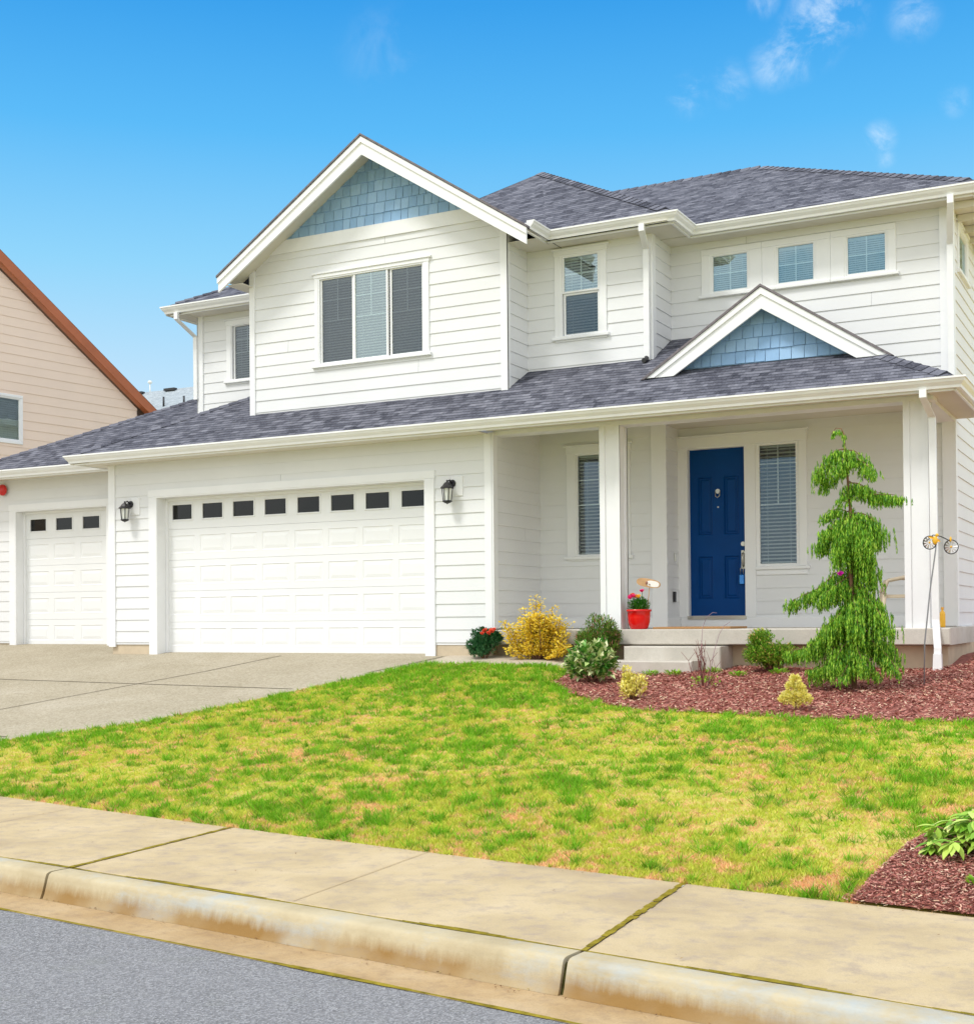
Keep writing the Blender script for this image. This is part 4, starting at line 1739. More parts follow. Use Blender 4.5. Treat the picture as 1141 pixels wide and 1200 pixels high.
# posts -----------------------------------------------------------
for (x0, lab) in ((-6.775, 'left porch post beside the steps'), (-2.825, 'right porch post at the corner')):
    mb = MB()
    F = front(16.21)
    mb.box(x0 + .02, x0 + .27, 16.23, 16.48, 1.452, 4.186)
    # corner boards of the boxed post
    for (a, b) in ((x0, x0 + .075), (x0 + .215, x0 + .29)):
        mb.box(a, b, 16.212, 16.23, 1.45, 4.184)
        mb.box(a, b, 16.48, 16.50, 1.45, 4.184)
    for (a, b) in ((16.212, 16.28), (16.43, 16.50)):
        mb.box(x0 + .27, x0 + .29, a + .001, b, 1.451, 4.183)
        mb.box(x0, x0 + .02, a + .001, b, 1.451, 4.183)
    part(mb, 'porch_post', M_TRIM, lab)

# gutters ---------------------------------------------------------
def gutter(p, q, side, m0=0, m1=0, h=.125, d=.12):
    """K-style gutter from p to q (x, y, top z); side = outward unit; m0 / m1 = mitre at the ends (1 outer, -1 inner)"""
    GU = MB()
    p, q = Vector(p), Vector(q)
    s = Vector((side[0], side[1], 0))
    dr = (q - p).normalized()
    prof = [(0, 0), (0, -h), (d * .45, -h), (d * .52, -h * .75), (d * .80, -h * .45), (d * .9, -h * .22), (d * 1.0, -h * .18), (d * 1.0, 0), (d * .93, 0), (d * .93, -h * .12)]
    ra = [p + s * a - dr * a * m0 + Vector((0, 0, b)) for a, b in prof]
    rb = [q + s * a + dr * a * m1 + Vector((0, 0, b)) for a, b in prof]
    for i in range(len(prof) - 1):
        GU.face([ra[i], rb[i], rb[i + 1], ra[i + 1]])
    if not m0:
        GU.face(ra[:8])
    if not m1:
        GU.face(rb[:8])
    f = .03
    e0, e1 = (f if m0 > 0 else 0), (f if m1 > 0 else 0)
    p2, q2 = p + dr * (e0 + .001), q - dr * (e1 + .001)
    GU.prism([p2 - s * f + Vector((0, 0, -.15)), q2 - s * f + Vector((0, 0, -.15)), q2 - s * f + Vector((0, 0, -.03)), p2 - s * f + Vector((0, 0, -.03))], s * (f - .002))
    part(GU, 'gutter', M_GUT)


zg = 4.335
GX = -15.86
gutter((GX, 15.71, zg), (-2.14, 15.71, zg), (0, -1), 1, 1)
gutter((-2.14, 15.71, zg), (-2.14, 18.36, zg), (1, 0), 1, 0)
gutter((GX, 15.71, zg), (GX, 16.56, zg), (-1, 0), 1, -1)
gutter((-19.6, 16.56, zg), (GX, 16.56, zg), (0, -1), 0, -1)
gutter((-15.72, 17.88, 7.215), (-13.1, 17.88, 7.215), (0, -1), 1, 0)
gutter((-15.72, 17.88, 7.215), (-15.72, 28.4, 7.215), (-1, 0), 1, 0)
gutter((-7.93, 16.42, 7.205), (-7.93, 17.09, 7.205), (1, 0), 0, -1)
gutter((-7.93, 17.09, 7.205), (-6.02, 17.09, 7.205), (0, -1), -1, 1)
gutter((-6.02, 17.09, 7.205), (-6.02, 17.88, 7.205), (1, 0), 1, -1)
gutter((-6.02, 17.88, 7.205), (-2.17, 17.88, 7.205), (0, -1), -1, 1)
gutter((-2.17, 17.88, 7.205), (-2.17, 28.4, 7.205), (1, 0), 1, 0)


def rtube(mb, pts, w_=.08, d_=.055):
    """rectangular downspout"""
    P = [Vector(p) for p in pts]
    rings = []
    for p in P:
        rings.append([p + Vector((a * w_ / 2, b * d_ / 2, 0)) for a, b in ((-1, -1), (1, -1), (1, 1), (-1, 1))])
    for i in range(len(P) - 1):
        for k in range(4):
            j = (k + 1) % 4
            mb.face([rings[i][k], rings[i][j], rings[i + 1][j], rings[i + 1][k]])
    mb.face(rings[0])
    mb.face(rings[-1])


for pts in ([(-6.44, 17.02, 7.09), (-6.44, 17.02, 6.99), (-6.53, 17.43, 6.85), (-6.53, 17.435, 5.27)],
            [(-2.47, 17.82, 7.09), (-2.47, 17.82, 6.98), (-2.54, 18.23, 6.55), (-2.54, 18.235, 4.72)],
            [(-15.50, 17.82, 7.09), (-15.50, 17.82, 6.97), (-15.44, 18.26, 6.72), (-15.44, 18.265, 5.6)],
            [(-2.50, 15.66, 4.21), (-2.50, 15.66, 4.12), (-2.475, 16.14, 3.95), (-2.465, 16.15, 1.55), (-2.43, 16.04, 1.22), (-2.43, 16.02, .98)]):
    mb = MB()
    rtube(mb, pts)
    z = pts[-2][2]
    part(mb, 'downspout', M_GUT)
mb = MB()
mb.prism([(-2.485, 15.97, .88), (-2.375, 15.97, .88), (-2.385, 15.985, 1.15), (-2.475, 15.985, 1.15)], (0, .085, 0))
part(mb, 'downspout_boot', M_GUT)
mb = MB()
mb.tube([(-6.53, 17.40, 5.30), (-6.53, 17.36, 5.25), (-6.53, 17.28, 5.24)], .035, 8)
part(mb, 'downspout_elbow', M_BLACK)

# garage doors ----------------------------------------------------
def panelled(d, F, x0, x1, z0, z1, n, panels, ii=(0, .012, .022, .040, .062), mm=(0, .006, -.016, -.016, -.003)):
    xsx = sorted({x0, x1, *[p[0] for p in panels], *[p[1] for p in panels]})
    zsx = sorted({z0, z1, *[p[2] for p in panels], *[p[3] for p in panels]})
    for a, b in zip(xsx[:-1], xsx[1:]):
        for c, e in zip(zsx[:-1], zsx[1:]):
            if any(p[0] - 1e-6 <= a and b <= p[1] + 1e-6 and p[2] - 1e-6 <= c and e <= p[3] + 1e-6 for p in panels):
                continue
            d.face([F.p(a, n, c), F.p(b, n, c), F.p(b, n, e), F.p(a, n, e)])
    for (a, b, c, e) in panels:
        def rg(i, m):
            return [F.p(a + i, m, c + i), F.p(b - i, m, c + i), F.p(b - i, m, e - i), F.p(a + i, m, e - i)]
        rs = [rg(i_, n + m_) for i_, m_ in zip(ii, mm)]
        for A_, B_ in zip(rs[:-1], rs[1:]):
            for k in range(4):
                j = (k + 1) % 4
                d.face([A_[k], A_[j], B_[j], B_[k]])
        d.face(rs[-1])




def garage_door(F, o0, o1, zb, zt, dn, wins, wz, cols, rows, label, trimw=.15, right_trim=True):
    # casing
    mb = MB()
    mb.bbox(F, o0 - trimw, o0, 0, .03, zb - .03, zt, .004)
    if right_trim:
        mb.bbox(F, o1, o1 + trimw, 0, .03, zb - .03, zt, .004)
    mb.bbox(F, o0 - trimw - .01, o1 + (trimw + .01 if right_trim else .9), 0, .034, zt, zt + .115, .004)
    # jambs
    mb.lbox(F, o0 - .001, o0 + .018, dn, 0.026, zb - .02, zt)
    mb.lbox(F, o1 - .018, o1 + .001, dn, 0.026, zb - .02, zt)
    mb.lbox(F, o0 + .018, o1 - .018, dn, 0.026, zt - .018, zt + .001)
    mb.bbox(F, o0 + .018, o0 + .06, dn, dn + .04, zb, zt - .018, .004)
    mb.bbox(F, o1 - .06, o1 - .018, dn, dn + .04, zb, zt - .018, .004)
    mb.bbox(F, o0 + .06, o1 - .06, dn, dn + .04, zt - .06, zt - .018, .004)
    casing = part(mb, 'garage_door_frame', M_TRIM)
    d = MB()
    a, b = o0 + .02, o1 - .02
    # sections between row boundaries
    zsec = [zb + (zt - .02 - zb) * i / 5 for i in range(6)]
    for i in range(5):
        z0, z1 = zsec[i] + .002, zsec[i + 1] - .002
        holes = []
        if i == 4:
            holes = [(w0, w1, wz[0], wz[1]) for w0, w1 in wins]
        if holes:
            cuts = sorted({z0, z1, wz[0], wz[1]})
            for c0, c1 in zip(cuts[:-1], cuts[1:]):
                mid = (c0 + c1) / 2
                x = a
                for h in [h for h in holes if h[2] < mid < h[3]]:
                    d.face([F.p(x, dn, c0), F.p(h[0], dn, c0), F.p(h[0], dn, c1), F.p(x, dn, c1)])
                    x = h[1]
                d.face([F.p(x, dn, c0), F.p(b, dn, c0), F.p(b, dn, c1), F.p(x, dn, c1)])
        else:
            panelled(d, F, a, b, z0, z1, dn, [(w0, w1, z0 + .10, z1 - .09) for (w0, w1) in cols], (0, .010, .024, .040, .085), (0, .002, -.006, -.006, .001))
        d.face([F.p(a, dn, z0), F.p(b, dn, z0), F.p(b, dn - .03, z0 - .004), F.p(a, dn - .03, z0 - .004)])
        d.face([F.p(a, dn, z1), F.p(b, dn, z1), F.p(b, dn - .03, z1 + .004), F.p(a, dn - .03, z1 + .004)])
    # backing between the sections
    d.face([F.p(a, dn - .031, zb), F.p(b, dn - .031, zb), F.p(b, dn - .031, zsec[4]), F.p(a, dn - .031, zsec[4])])
    door = part(d, 'garage_door', M_GDOOR, label)
    for (w0, w1) in wins:
        fm = MB()
        e = .022
        fm.bbox(F, w0, w0 + e, dn - .02, dn + .012, wz[0], wz[1], .003)
        fm.bbox(F, w1 - e, w1, dn - .02, dn + .012, wz[0], wz[1], .003)
        fm.bbox(F, w0 + e, w1 - e, dn - .02, dn + .012, wz[1] - e, wz[1], .003)
        fm.bbox(F, w0 + e, w1 - e, dn - .02, dn + .012, wz[0], wz[0] + e, .003)
        fm.build('window_frame', M_GDOOR, door)
        gm = MB()
        gm.face([F.p(w0 + e, dn - .01, wz[0] + e), F.p(w1 - e, dn - .01, wz[0] + e), F.p(w1 - e, dn - .01, wz[1] - e), F.p(w0 + e, dn - .01, wz[1] - e)])
        gm.build('window_pane', G_DARK, door)
    bx = MB()
    n2 = dn - 1.2
    q = [F.p(a, n2, wz[0] - .2), F.p(b, n2, wz[0] - .2), F.p(b, n2, wz[1] + .1), F.p(a, n2, wz[1] + .1)]
    r = [F.p(a, dn - .03, wz[0] - .2), F.p(b, dn - .03, wz[0] - .2), F.p(b, dn - .03, wz[1] + .1), F.p(a, dn - .03, wz[1] + .1)]
    bx.face(q)
    for i in range(4):
        bx.face([q[i], q[(i + 1) % 4], r[(i + 1) % 4], r[i]])
    bx.build('dark_interior', M_DARK, door)
    return door


W8 = [(-14.409, -13.961), (-13.784, -13.335), (-13.165, -12.713), (-12.540, -12.09), (-11.914, -11.46), (-11.289, -10.83), (-10.664, -10.206), (-10.035, -9.59)]
C8 = [(a + .0, b - .0) for a, b in W8]
garage_door(G, GO[0], GO[1], 1.098, 3.635, -.22, W8, (3.25, 3.53), [(a - .05, b + .05) for a, b in W8], 4, 'wide garage door with eight small windows')
W3 = [(-18.557, -18.116), (-17.911, -17.469), (-17.253, -16.81)]
garage_door(LG, LO[0], LO[1], 1.175, 3.665, -.19, W3, (3.27, 3.53), [(a - .05, b + .05) for a, b in W3], 4, 'narrow garage door with three small windows')

# front door + sidelight ------------------------------------------
FD = MB()
FD.bbox(U, -6.395, -6.262, 0, .034, 1.60, 4.085, .005)
FD.bbox(U, -5.375, -5.235, 0, .034, 1.60, 4.085, .005)
FD.bbox(U, -6.40, -4.49, 0, .040, 4.085, 4.235, .005)
FD.bbox(U, -6.43, -4.46, 0, .062, 4.235, 4.262, .005)
FD.bbox(U, -4.61, -4.50, 0, .034, 2.32, 4.085, .005)
FD.bbox(U, -5.235, -4.46, 0, .06, 2.275, 2.32, .005)
FD.bbox(U, -5.235, -4.50, 0, .026, 2.20, 2.275, .005)
FD.lbox(U, -6.263, -6.243, -.14, .03, 1.60, 4.086)
FD.lbox(U, -5.394, -5.374, -.14, .03, 1.60, 4.086)
FD.lbox(U, -6.243, -5.394, -.14, .03, 4.062, 4.086)
part(FD, 'door_frame', M_TRIM)
D0, D1, DZ0, DZ1 = -6.243, -5.394, 1.625, 4.062
dd = MB()
dn = -.075
pan = [(-6.125, -5.895, 2.80, 3.66), (-5.735, -5.505, 2.80, 3.66), (-6.125, -5.895, 1.87, 2.50), (-5.735, -5.505, 1.87, 2.50)]


panelled(dd, U, D0, D1, DZ0, DZ1, dn, pan)
door = part(dd, 'front_door', M_BLUEDOOR, 'deep blue panelled front door')
kn = MB()
kn.tube([U.p(-5.445, dn, 2.66), U.p(-5.445, dn + .022, 2.66)], .033, 16)
kn.tube([U.p(-5.445, dn + .022, 2.66), U.p(-5.445, dn + .03, 2.66)], .022, 16)
kn.build('deadbolt', M_METAL, door)
kn = MB()
kn.lbox(U, -5.475, -5.415, dn, dn + .012, 2.30, 2.56)
kn.tube([U.p(-5.445, dn + .01, 2.53), U.p(-5.445, dn + .06, 2.52), U.p(-5.445, dn + .065, 2.44), U.p(-5.445, dn + .055, 2.35), U.p(-5.445, dn + .01, 2.33)], .012, 8)
kn.lbox(U, -5.462, -5.428, dn + .012, dn + .05, 2.555, 2.565)
kn.build('door_handle', M_METAL, door)
kn = MB()
kn.tube([U.p(-5.815, dn, 3.44), U.p(-5.815, dn + .02, 3.44)], .035, 14)
kn.tube([U.p(-5.85, dn + .02, 3.44), U.p(-5.845, dn + .03, 3.37), U.p(-5.815, dn + .035, 3.345), U.p(-5.785, dn + .03, 3.37), U.p(-5.78, dn + .02, 3.44)], .007, 6)
kn.build('door_knocker', M_METAL, door)
kn = MB()
kn.tube([U.p(-5.815, dn, 3.21), U.p(-5.815, dn + .008, 3.21)], .012, 10)
kn.build('peephole', M_METAL, door)
th = MB()
th.lbox(U, -6.26, -5.378, -.13, .05, 1.575, 1.622)
part(th, 'threshold', M_METAL)
# sidelight
sl = MB()
sl.bbox(U, -5.235, -5.175, -.03, .012, 2.32, 4.085, .003)
sl.bbox(U, -4.655, -4.61, -.03, .012, 2.32, 4.085, .003)
sl.bbox(U, -5.175, -4.655, -.03, .012, 4.05, 4.085, .003)
sl.bbox(U, -5.175, -4.655, -.03, .012, 2.32, 2.36, .003)
side = part(sl, 'window', M_TRIM, 'sidelight window right of the blue door')
gm = MB()
gm.face([U.p(-5.175, -.01, 2.36), U.p(-4.655, -.01, 2.36), U.p(-4.655, -.01, 4.05), U.p(-5.175, -.01, 4.05)])
gm.build('pane', G_PORCH, side)
mu = MB()
mu.lbox(U, -4.924, -4.908, -.03, -.018, 3.2, 4.05)
mu.lbox(U, -5.175, -4.655, -.032, -.017, 3.195, 3.211)
mu.lbox(U, -5.175, -4.655, -.032, -.017, 3.78, 3.796)
mu.build('muntin', M_TRIM, side)
blinds(U, -5.19, -4.64, 2.36, 4.05, -.07, .052, .42).build('blind', M_BLIND, side)
dk = MB()
q = [U.p(-5.24, -.5, 2.3), U.p(-4.6, -.5, 2.3), U.p(-4.6, -.5, 4.1), U.p(-5.24, -.5, 4.1)]
r = [U.p(-5.24, -.03, 2.3), U.p(-4.6, -.03, 2.3), U.p(-4.6, -.03, 4.1), U.p(-5.24, -.03, 4.1)]
dk.face(q)
for i in range(4):
    dk.face([q[i], q[(i + 1) % 4], r[(i + 1) % 4], r[i]])
dk.build('room_recess', M_DARK, side)

# porch slab and steps -------------------------------------------
ps = MB()
ps.bbox(WORLD, -8.405, -2.30, -18.29, -16.13, 1.25, 1.452, .012)
part(ps, 'porch_slab', M_STEP)
st = MB()
st.bbox(WORLD, -6.30, -5.0, -16.40, -15.83, .75, 1.235, .015)
part(st, 'step', M_STEP, 'upper concrete step')
st = MB()
st.bbox(WORLD, -6.36, -5.25, -15.829, -15.45, .70, 1.06, .015)
part(st, 'step', M_STEP, 'lower concrete step')
# crawl vent on the side foundation / white board with slots
vt = MB()
vt.box(-2.53, -2.488, 18.45, 19.75, 1.23, 1.455)
vent = part(vt, 'vent_panel', M_TRIM)
vs_ = MB()
for i, (dy_, wd_) in enumerate(((.40, .16), (.40, .13), (.40, .16), (.42, .12))):
    z0 = 1.415 - i * .045
    vs_.box(-2.49, -2.482, 19.0 + dy_ * .5, 19.0 + dy_ * .5 + wd_, z0 - .02, z0)
vs_.build('vent_slot', M_BLACK, vent)
# electric socket on the porch side wall
sk = MB()
sk.lbox(east(-6.40), 17.99, 18.05, .016, .045, 1.83, 1.98)
part(sk, 'outlet_cover', M_BLACK)
sk = MB()
sk.bbox(east(-6.40), 18.06, 18.13, .016, .03, 2.42, 2.54, .004)
part(sk, 'doorbell', M_CLEARW)

# wall plates behind the lamps
for x in (-14.965, -8.945):
    mb = MB()
    mb.bbox(G, x - .09, x + .09, .0, .026, 3.36, 3.64, .004)
    part(mb, 'mounting_block', M_TRIM)

# ------------------------------------------------------------------ lanterns


def lantern(x, label):
    y = 16.2
    o = empty('wall_lantern', (x, y, 3.5), label, 'wall lamp', 'black lanterns on the garage wall')
    cx_, cy_ = x - .015, y - .15
    zt = 3.49
    mb = MB()
    mb.tube([(x, y - .026, 3.54), (x, y - .05, 3.54)], [.058, .05], 16)
    mb.tube([(x, y - .05, 3.54), (x, y - .10, 3.585), (cx_, cy_, 3.56), (cx_, cy_, 3.52)], .011, 8)
    mb.build('bracket', M_BLACK, o)
    mb = MB()
    # roof cap (hexagonal)
    mb.lathe((cx_, cy_, 0), [(.0, 3.585), (.012, 3.58), (.014, 3.555), (.04, 3.54), (.07, 3.50), (.098, 3.475), (.098, 3.462), (.0, 3.462)], 8, False)
    mb.build('cap', M_BLACK, o)
    mb = MB()
    for k in range(6):
        t = 2 * math.pi * k / 6 + .3
        mb.tube([(cx_ + .078 * math.cos(t), cy_ + .078 * math.sin(t), 3.462), (cx_ + .058 * math.cos(t), cy_ + .058 * math.sin(t), 3.285)], .006, 5)
    mb.lathe((cx_, cy_, 0), [(.0, 3.29), (.066, 3.29), (.068, 3.272), (.04, 3.255), (.012, 3.245), (.0, 3.235)], 12)
    mb.build('cage', M_BLACK, o)
    mb = MB()
    mb.lathe((cx_, cy_, 0), [(.070, 3.46), (.053, 3.29)], 6, False)
    mb.build('glass', M_CLEARW, o)


lantern(-15.06, 'black lantern left of the wide garage door')
lantern(-9.02, 'black lantern right of the wide garage door')

# alarm bell
mb = MB()
mb.tube([(-18.975, 17.08, 4.06), (-18.975, 17.03, 4.06)], .045, 14)
o = empty('alarm_bell', (-18.975, 17.1, 4.06), 'red alarm bell high on the wall left of the narrow garage door', 'alarm bell')
mb.build('mount', M_BLACK, o)
mb = MB()
pts = [(.105, 0), (.102, .025), (.085, .05), (.05, .066), (0, .07)]
n = 20
for i in range(len(pts) - 1):
    for k in range(n):
        t0, t1 = 2 * math.pi * k / n, 2 * math.pi * (k + 1) / n
        def q(p, t):
            return (-18.975 + p[0] * math.cos(t), 17.045 - p[1], 4.06 + p[0] * math.sin(t))
        mb.face([q(pts[i], t0), q(pts[i], t1), q(pts[i + 1], t1), q(pts[i + 1], t0)], smooth=True)
mb.build('gong', M_REDP, o)

# door mat
mb = MB()
mb.bbox(WORLD, -6.05, -5.0, -17.0, -16.25, 1.453, 1.480, .004)
mb.build('doormat', M_MAT, None, 'brown coir doormat on the porch before the blue door', 'doormat')
# lock box
o = empty('lock_box', (-5.46, 18.35, 2.25), 'blue lock box hanging from the front door handle', 'lock box')
mb = MB()
mb.bbox(U, -5.492, -5.425, dn + .03, dn + .07, 2.08, 2.21, .006)
mb.build('case', M_LBLUE, o)
mb = MB()
mb.tube([U.p(-5.478, dn + .05, 2.21), U.p(-5.478, dn + .05, 2.30), U.p(-5.458, dn + .05, 2.325), U.p(-5.438, dn + .05, 2.30), U.p(-5.438, dn + .05, 2.21)], .005, 6)
mb.build('shackle', M_METAL, o)

# ------------------------------------------------------------------ red pot
px0, py0 = -6.27, 16.32
pot = empty('potted_plant', (px0, py0, 1.452), 'red glazed pot of flowers on the porch edge beside the left post', 'potted plant')
mb = MB()
mb.lathe((px0, py0, 1.452), [(0, 0), (.10, 0), (.118, .012), (.142, .09), (.150, .17), (.152, .232), (.166, .236), (.168, .262), (.152, .264), (.146, .24), (.14, .20), (0, .20)], 32)
mb.build('pot', M_RED, pot)
mb = MB()
rs = random.Random(3)
for i in range(900):
    a, e = rs.uniform(0, 6.283), rs.uniform(0, 1) ** .5
    r0 = .04 + .09 * rs.random()
    p = Vector((px0 + math.cos(a) * r0, py0 + math.sin(a) * r0, 1.70 + rs.random() * .17 * (1.15 - r0 * 4)))
    d = Vector((math.cos(a) * .7, math.sin(a) * .7, rs.uniform(-.1, 1.2)))
    mb.leaf(p, d, (0, 0, 1), rs.uniform(.03, .055), rs.uniform(.012, .02))
MATS['pot_leaves'] = islandcol('pot_leaves', ((0, (.02, .12, .01)), (.5, (.045, .22, .015)), (1, (.10, .34, .03))), .5, .2)
mb.build('foliage', 'pot_leaves', pot)


def flower(c, mat, r=.03, n=7, parent=None, name='flower'):
    mb = MB()
    for i in range(n * 2):
        a = 2 * math.pi * i / n + (i // n) * .4
        d = Vector((math.cos(a), math.sin(a) * .7 - .35, math.sin(a) * .3 + .45 + (i // n) * .3))
        mb.leaf(c, d, (0, -1, .3), r, r * .7)
    mb.blob(c, r * .35, 8, 5)
    return mb.build(name, mat, parent)


for c, m_ in (((px0 - .085, py0 - .09, 1.865), M_PINK), ((px0 - .045, py0 - .10, 1.885), M_PINK), ((px0 - .10, py0 - .05, 1.88), M_PINK), ((px0 - .015, py0 - .09, 1.88), M_CORAL), ((px0 + .03, py0 - .09, 1.88), M_YEL), ((px0 - .06, py0 - .07, 1.90), M_CORAL)):
    flower(c, m_, .045, 7, pot)
mb = MB()
mb.tube([(px0 + .02, py0, 1.65), (px0 + .05, py0, 1.94)], .004, 5)
mb.tube([(px0 + .09, py0, 1.66), (px0 + .16, py0 - .02, 1.76)], .003, 5)
mb.build('stem', M_GREENST, pot)
mb = MB()
mb.leaf((px0 + .13, py0 - .02, 1.745), (.8, 0, .7), (0, -1, 0), .06, .018)
mb.build('leaf', 'pot_leaves', pot)
flower((px0 + .05, py0 - .01, 1.955), M_PINK, .04, 8, pot)

# welcome sign on a stake in the pot
o = empty('garden_sign', (px0 + .12, py0, 1.66), 'small oval wooden sign on a stake in the red pot', 'sign')
mb = MB()
mb.tube([(px0 + .10, py0 + .02, 1.60), (px0 + .15, py0 + .02, 2.06)], .005, 6)
mb.build('stake', M_WOOD, o)


def oval(c, rx, rz, y, th, tilt, sq=2.6, n=28):
    pts = []
    for k in range(n):
        t = 2 * math.pi * k / n
        x = rx * math.copysign(abs(math.cos(t)) ** (2 / sq), math.cos(t))
        z = rz * math.copysign(abs(math.sin(t)) ** (2 / sq), math.sin(t))
        pts.append((c[0] + x * math.cos(tilt) - z * math.sin(tilt), y, c[1] + x * math.sin(tilt) + z * math.cos(tilt)))
    return pts


mb = MB()
mb.prism(oval((px0 + .135, 2.065), .168, .058, py0, .02, -.19), (0, .018, 0))
mb.build('board', M_WOOD, o)
M_SIGNW = flat('sign_white', (.85, .82, .76), .6, .3)
mb = MB()
mb.prism(oval((px0 + .20, 2.052), .088, .040, py0 - .004, .004, -.19), (0, .0035, 0))
mb.build('painted_panel', M_SIGNW, o)
mb = MB()
mb.blob((px0 + .115, py0 - .008, 2.068), (.018, .006, .022), 10, 6)
mb.blob((px0 + .155, py0 - .008, 2.045), (.010, .006, .012), 8, 5)
mb.build('painted_motif', flat('sign_brown', (.30, .14, .10), .6, .3), o)

# ------------------------------------------------------------------ porch chair
ch = empty('patio_chair', (-3.0, 17.45, 1.452), 'beige resin armchair on the porch behind the right post', 'chair')
sx, sy, sz = -3.05, 17.35, 1.452
CF = Frame(sx, sy, .25, -.968, -.968, -.25)       # chair faces -X (left); u to its side
mb = MB()
mb.bbox(CF, -.24, .24, -.24, .24, sz + .38, sz + .42, .01)
mb.build('seat', M_BEIGE, ch)
mb = MB()
for t in range(8):
    a0, a1 = -1 + t / 4, -1 + (t + 1) / 4
    def bk(a, zf, off=0):
        return CF.p(a * .27, -.22 - .08 * (1 - a * a) - zf * .10 + off, sz + .40 + zf * (.46 - .10 * a * a))
    mb.face([bk(a0, 0), bk(a1, 0), bk(a1, 1), bk(a0, 1)], smooth=True)
    mb.face([bk(a0, 0, .02), bk(a1, 0, .02), bk(a1, 1, .02), bk(a0, 1, .02)], smooth=True)
    mb.face([bk(a0, 1), bk(a1, 1), bk(a1, 1, .02), bk(a0, 1, .02)])
mb.build('backrest', M_BEIGE, ch)
for s in (-1, 1):
    mb = MB()
    mb.tube([CF.p(s * .27, -.24, sz + .62), CF.p(s * .30, .0, sz + .64), CF.p(s * .29, .20, sz + .60), CF.p(s * .27, .26, sz + .45)], .022, 8)
    mb.build('armrest', M_BEIGE, ch)
    for n_ in (-.24, .24):
        mb = MB()
        mb.tube([CF.p(s * .24, n_, sz + .44), CF.p(s * .265, n_ * 1.1, sz + .2), CF.p(s * .29, n_ * 1.2, sz + .0)], [.028, .024, .018], 8)
        mb.build('leg', M_BEIGE, ch)

# yellow item on the porch beyond the post
o = empty('spray_bottle', (-2.515, 17.0, 1.452), 'small yellow bottle standing on the porch right of the corner post', 'bottle')
mb = MB()
mb.lathe((-2.515, 17.0, 1.453), [(0, 0), (.032, 0), (.035, .02), (.035, .16), (.028, .19), (.013, .205), (.013, .225)], 16)
mb.build('body', M_YEL, o)
mb = MB()
mb.lathe((-2.515, 17.0, 1.453), [(.017, .22), (.017, .25), (0, .252)], 12)
mb.build('cap', flat('bottle_cap', (.75, .35, .02), .4, .5), o)

# ------------------------------------------------------------------ wind spinner
sy0 = 14.5
zb_ = bed_h(-2.343, sy0)
sp = empty('wind_spinner', (-2.343, sy0, zb_), 'garden stake with two spoked wheels and a yellow ornament before the corner post', 'garden ornament')
mb = MB()
mb.tube([(-2.343, sy0, zb_ - .1), (-2.33, sy0, 1.3), (-2.27, sy0, 1.85), (-2.205, sy0, 2.30), (-2.20, sy0, 2.36)], .0075, 7)
mb.build('stake', flat('galvanised_rod', (.33, .34, .38), .45, .5, .6), sp)
mb = MB()
mb.tube([(-2.30, sy0 + .02, 2.40), (-2.23, sy0 + .01, 2.46), (-2.15, sy0 + .01, 2.44), (-2.06, sy0 + .02, 2.39)], .006, 6)
mb.build('crossbar', M_BLACK, sp)
for (x, y, z, r0) in ((-2.262, sy0 - .02, 2.378, .070), (-2.045, sy0 - .02, 2.325, .074)):
    mb = MB()
    n = 28
    ring = []
    for k in range(n + 1):
        t = 2 * math.pi * k / n
        ring.append((x + r0 * .93 * math.cos(t), y + .012 * math.cos(t), z + r0 * math.sin(t)))
    mb.tube(ring, .0055, 5, False)
    wheel = mb.build('wheel', M_BLACK, sp)
    bl = MB()
    for k in range(12):
        t = 2 * math.pi * k / 12
        t2 = t + .32
        c = (x, y - .006, z)
        bl.face([(x + .012 * math.cos(t), y - .004, z + .012 * math.sin(t)), (x + r0 * .9 * math.cos(t), y - .01, z + r0 * .9 * math.sin(t)), (x + r0 * .9 * math.cos(t2), y + .006, z + r0 * .9 * math.sin(t2))])
    bl.build('spokes', flat('silver_blade' + str(int(r0 * 1000)), (.72, .70, .68), .3, .5, .7), wheel)
    hb = MB()
    hb.blob((x, y - .012, z), .012, 8, 5)
    hb.build('hub', M_YEL, wheel)
mb = MB()
mb.blob((-2.205, sy0 - .03, 2.40), (.030, .016, .045), 12, 8)
mb.blob((-2.185, sy0 - .03, 2.455), (.018, .014, .018), 10, 6)
mb.leaf((-2.21, sy0 - .04, 2.42), (-.9, 0, .3), (0, -1, 0), .07, .03)
mb.leaf((-2.19, sy0 - .03, 2.41), (.7, 0, -.5), (0, -1, 0), .05, .03)
mb.build('bird_ornament', M_YEL, sp)
mb = MB()
mb.blob((-2.05, sy0 - .02, 2.405), (.012, .010, .030), 8, 6)
mb.build('finial', M_YEL, sp)

# ------------------------------------------------------------------ plants
M_LEAF_CYP = islandcol('cypress_sprays', ((0, (.04, .16, .012)), (.3, (.11, .34, .018)), (.65, (.27, .54, .03)), (.9, (.46, .70, .06)), (1, (.60, .78, .12))), .55, .3)
M_LEAF_YEL = islandcol('euonymus_leaves', ((0, (.18, .26, .02)), (.08, (.70, .50, .02)), (.5, (.90, .66, .04)), (1, (.95, .78, .16))), .5, .25)
M_LEAF_GOLD = islandcol('golden_needles', ((0, (.50, .50, .07)), (.3, (.86, .76, .16)), (1, (.95, .88, .36))), .6, .25)
M_LEAF_DK = islandcol('dark_leaves', ((0, (.012, .07, .02)), (.5, (.03, .14, .045)), (.9, (.07, .22, .08)), (1, (.20, .36, .22))), .35, .1)
M_LEAF_NAN = islandcol('nandina_leaves', ((0, (.05, .16, .015)), (.5, (.13, .29, .03)), (.82, (.26, .38, .06)), (.9, (.45, .16, .10)), (1, (.50, .28, .20))), .5, .2)
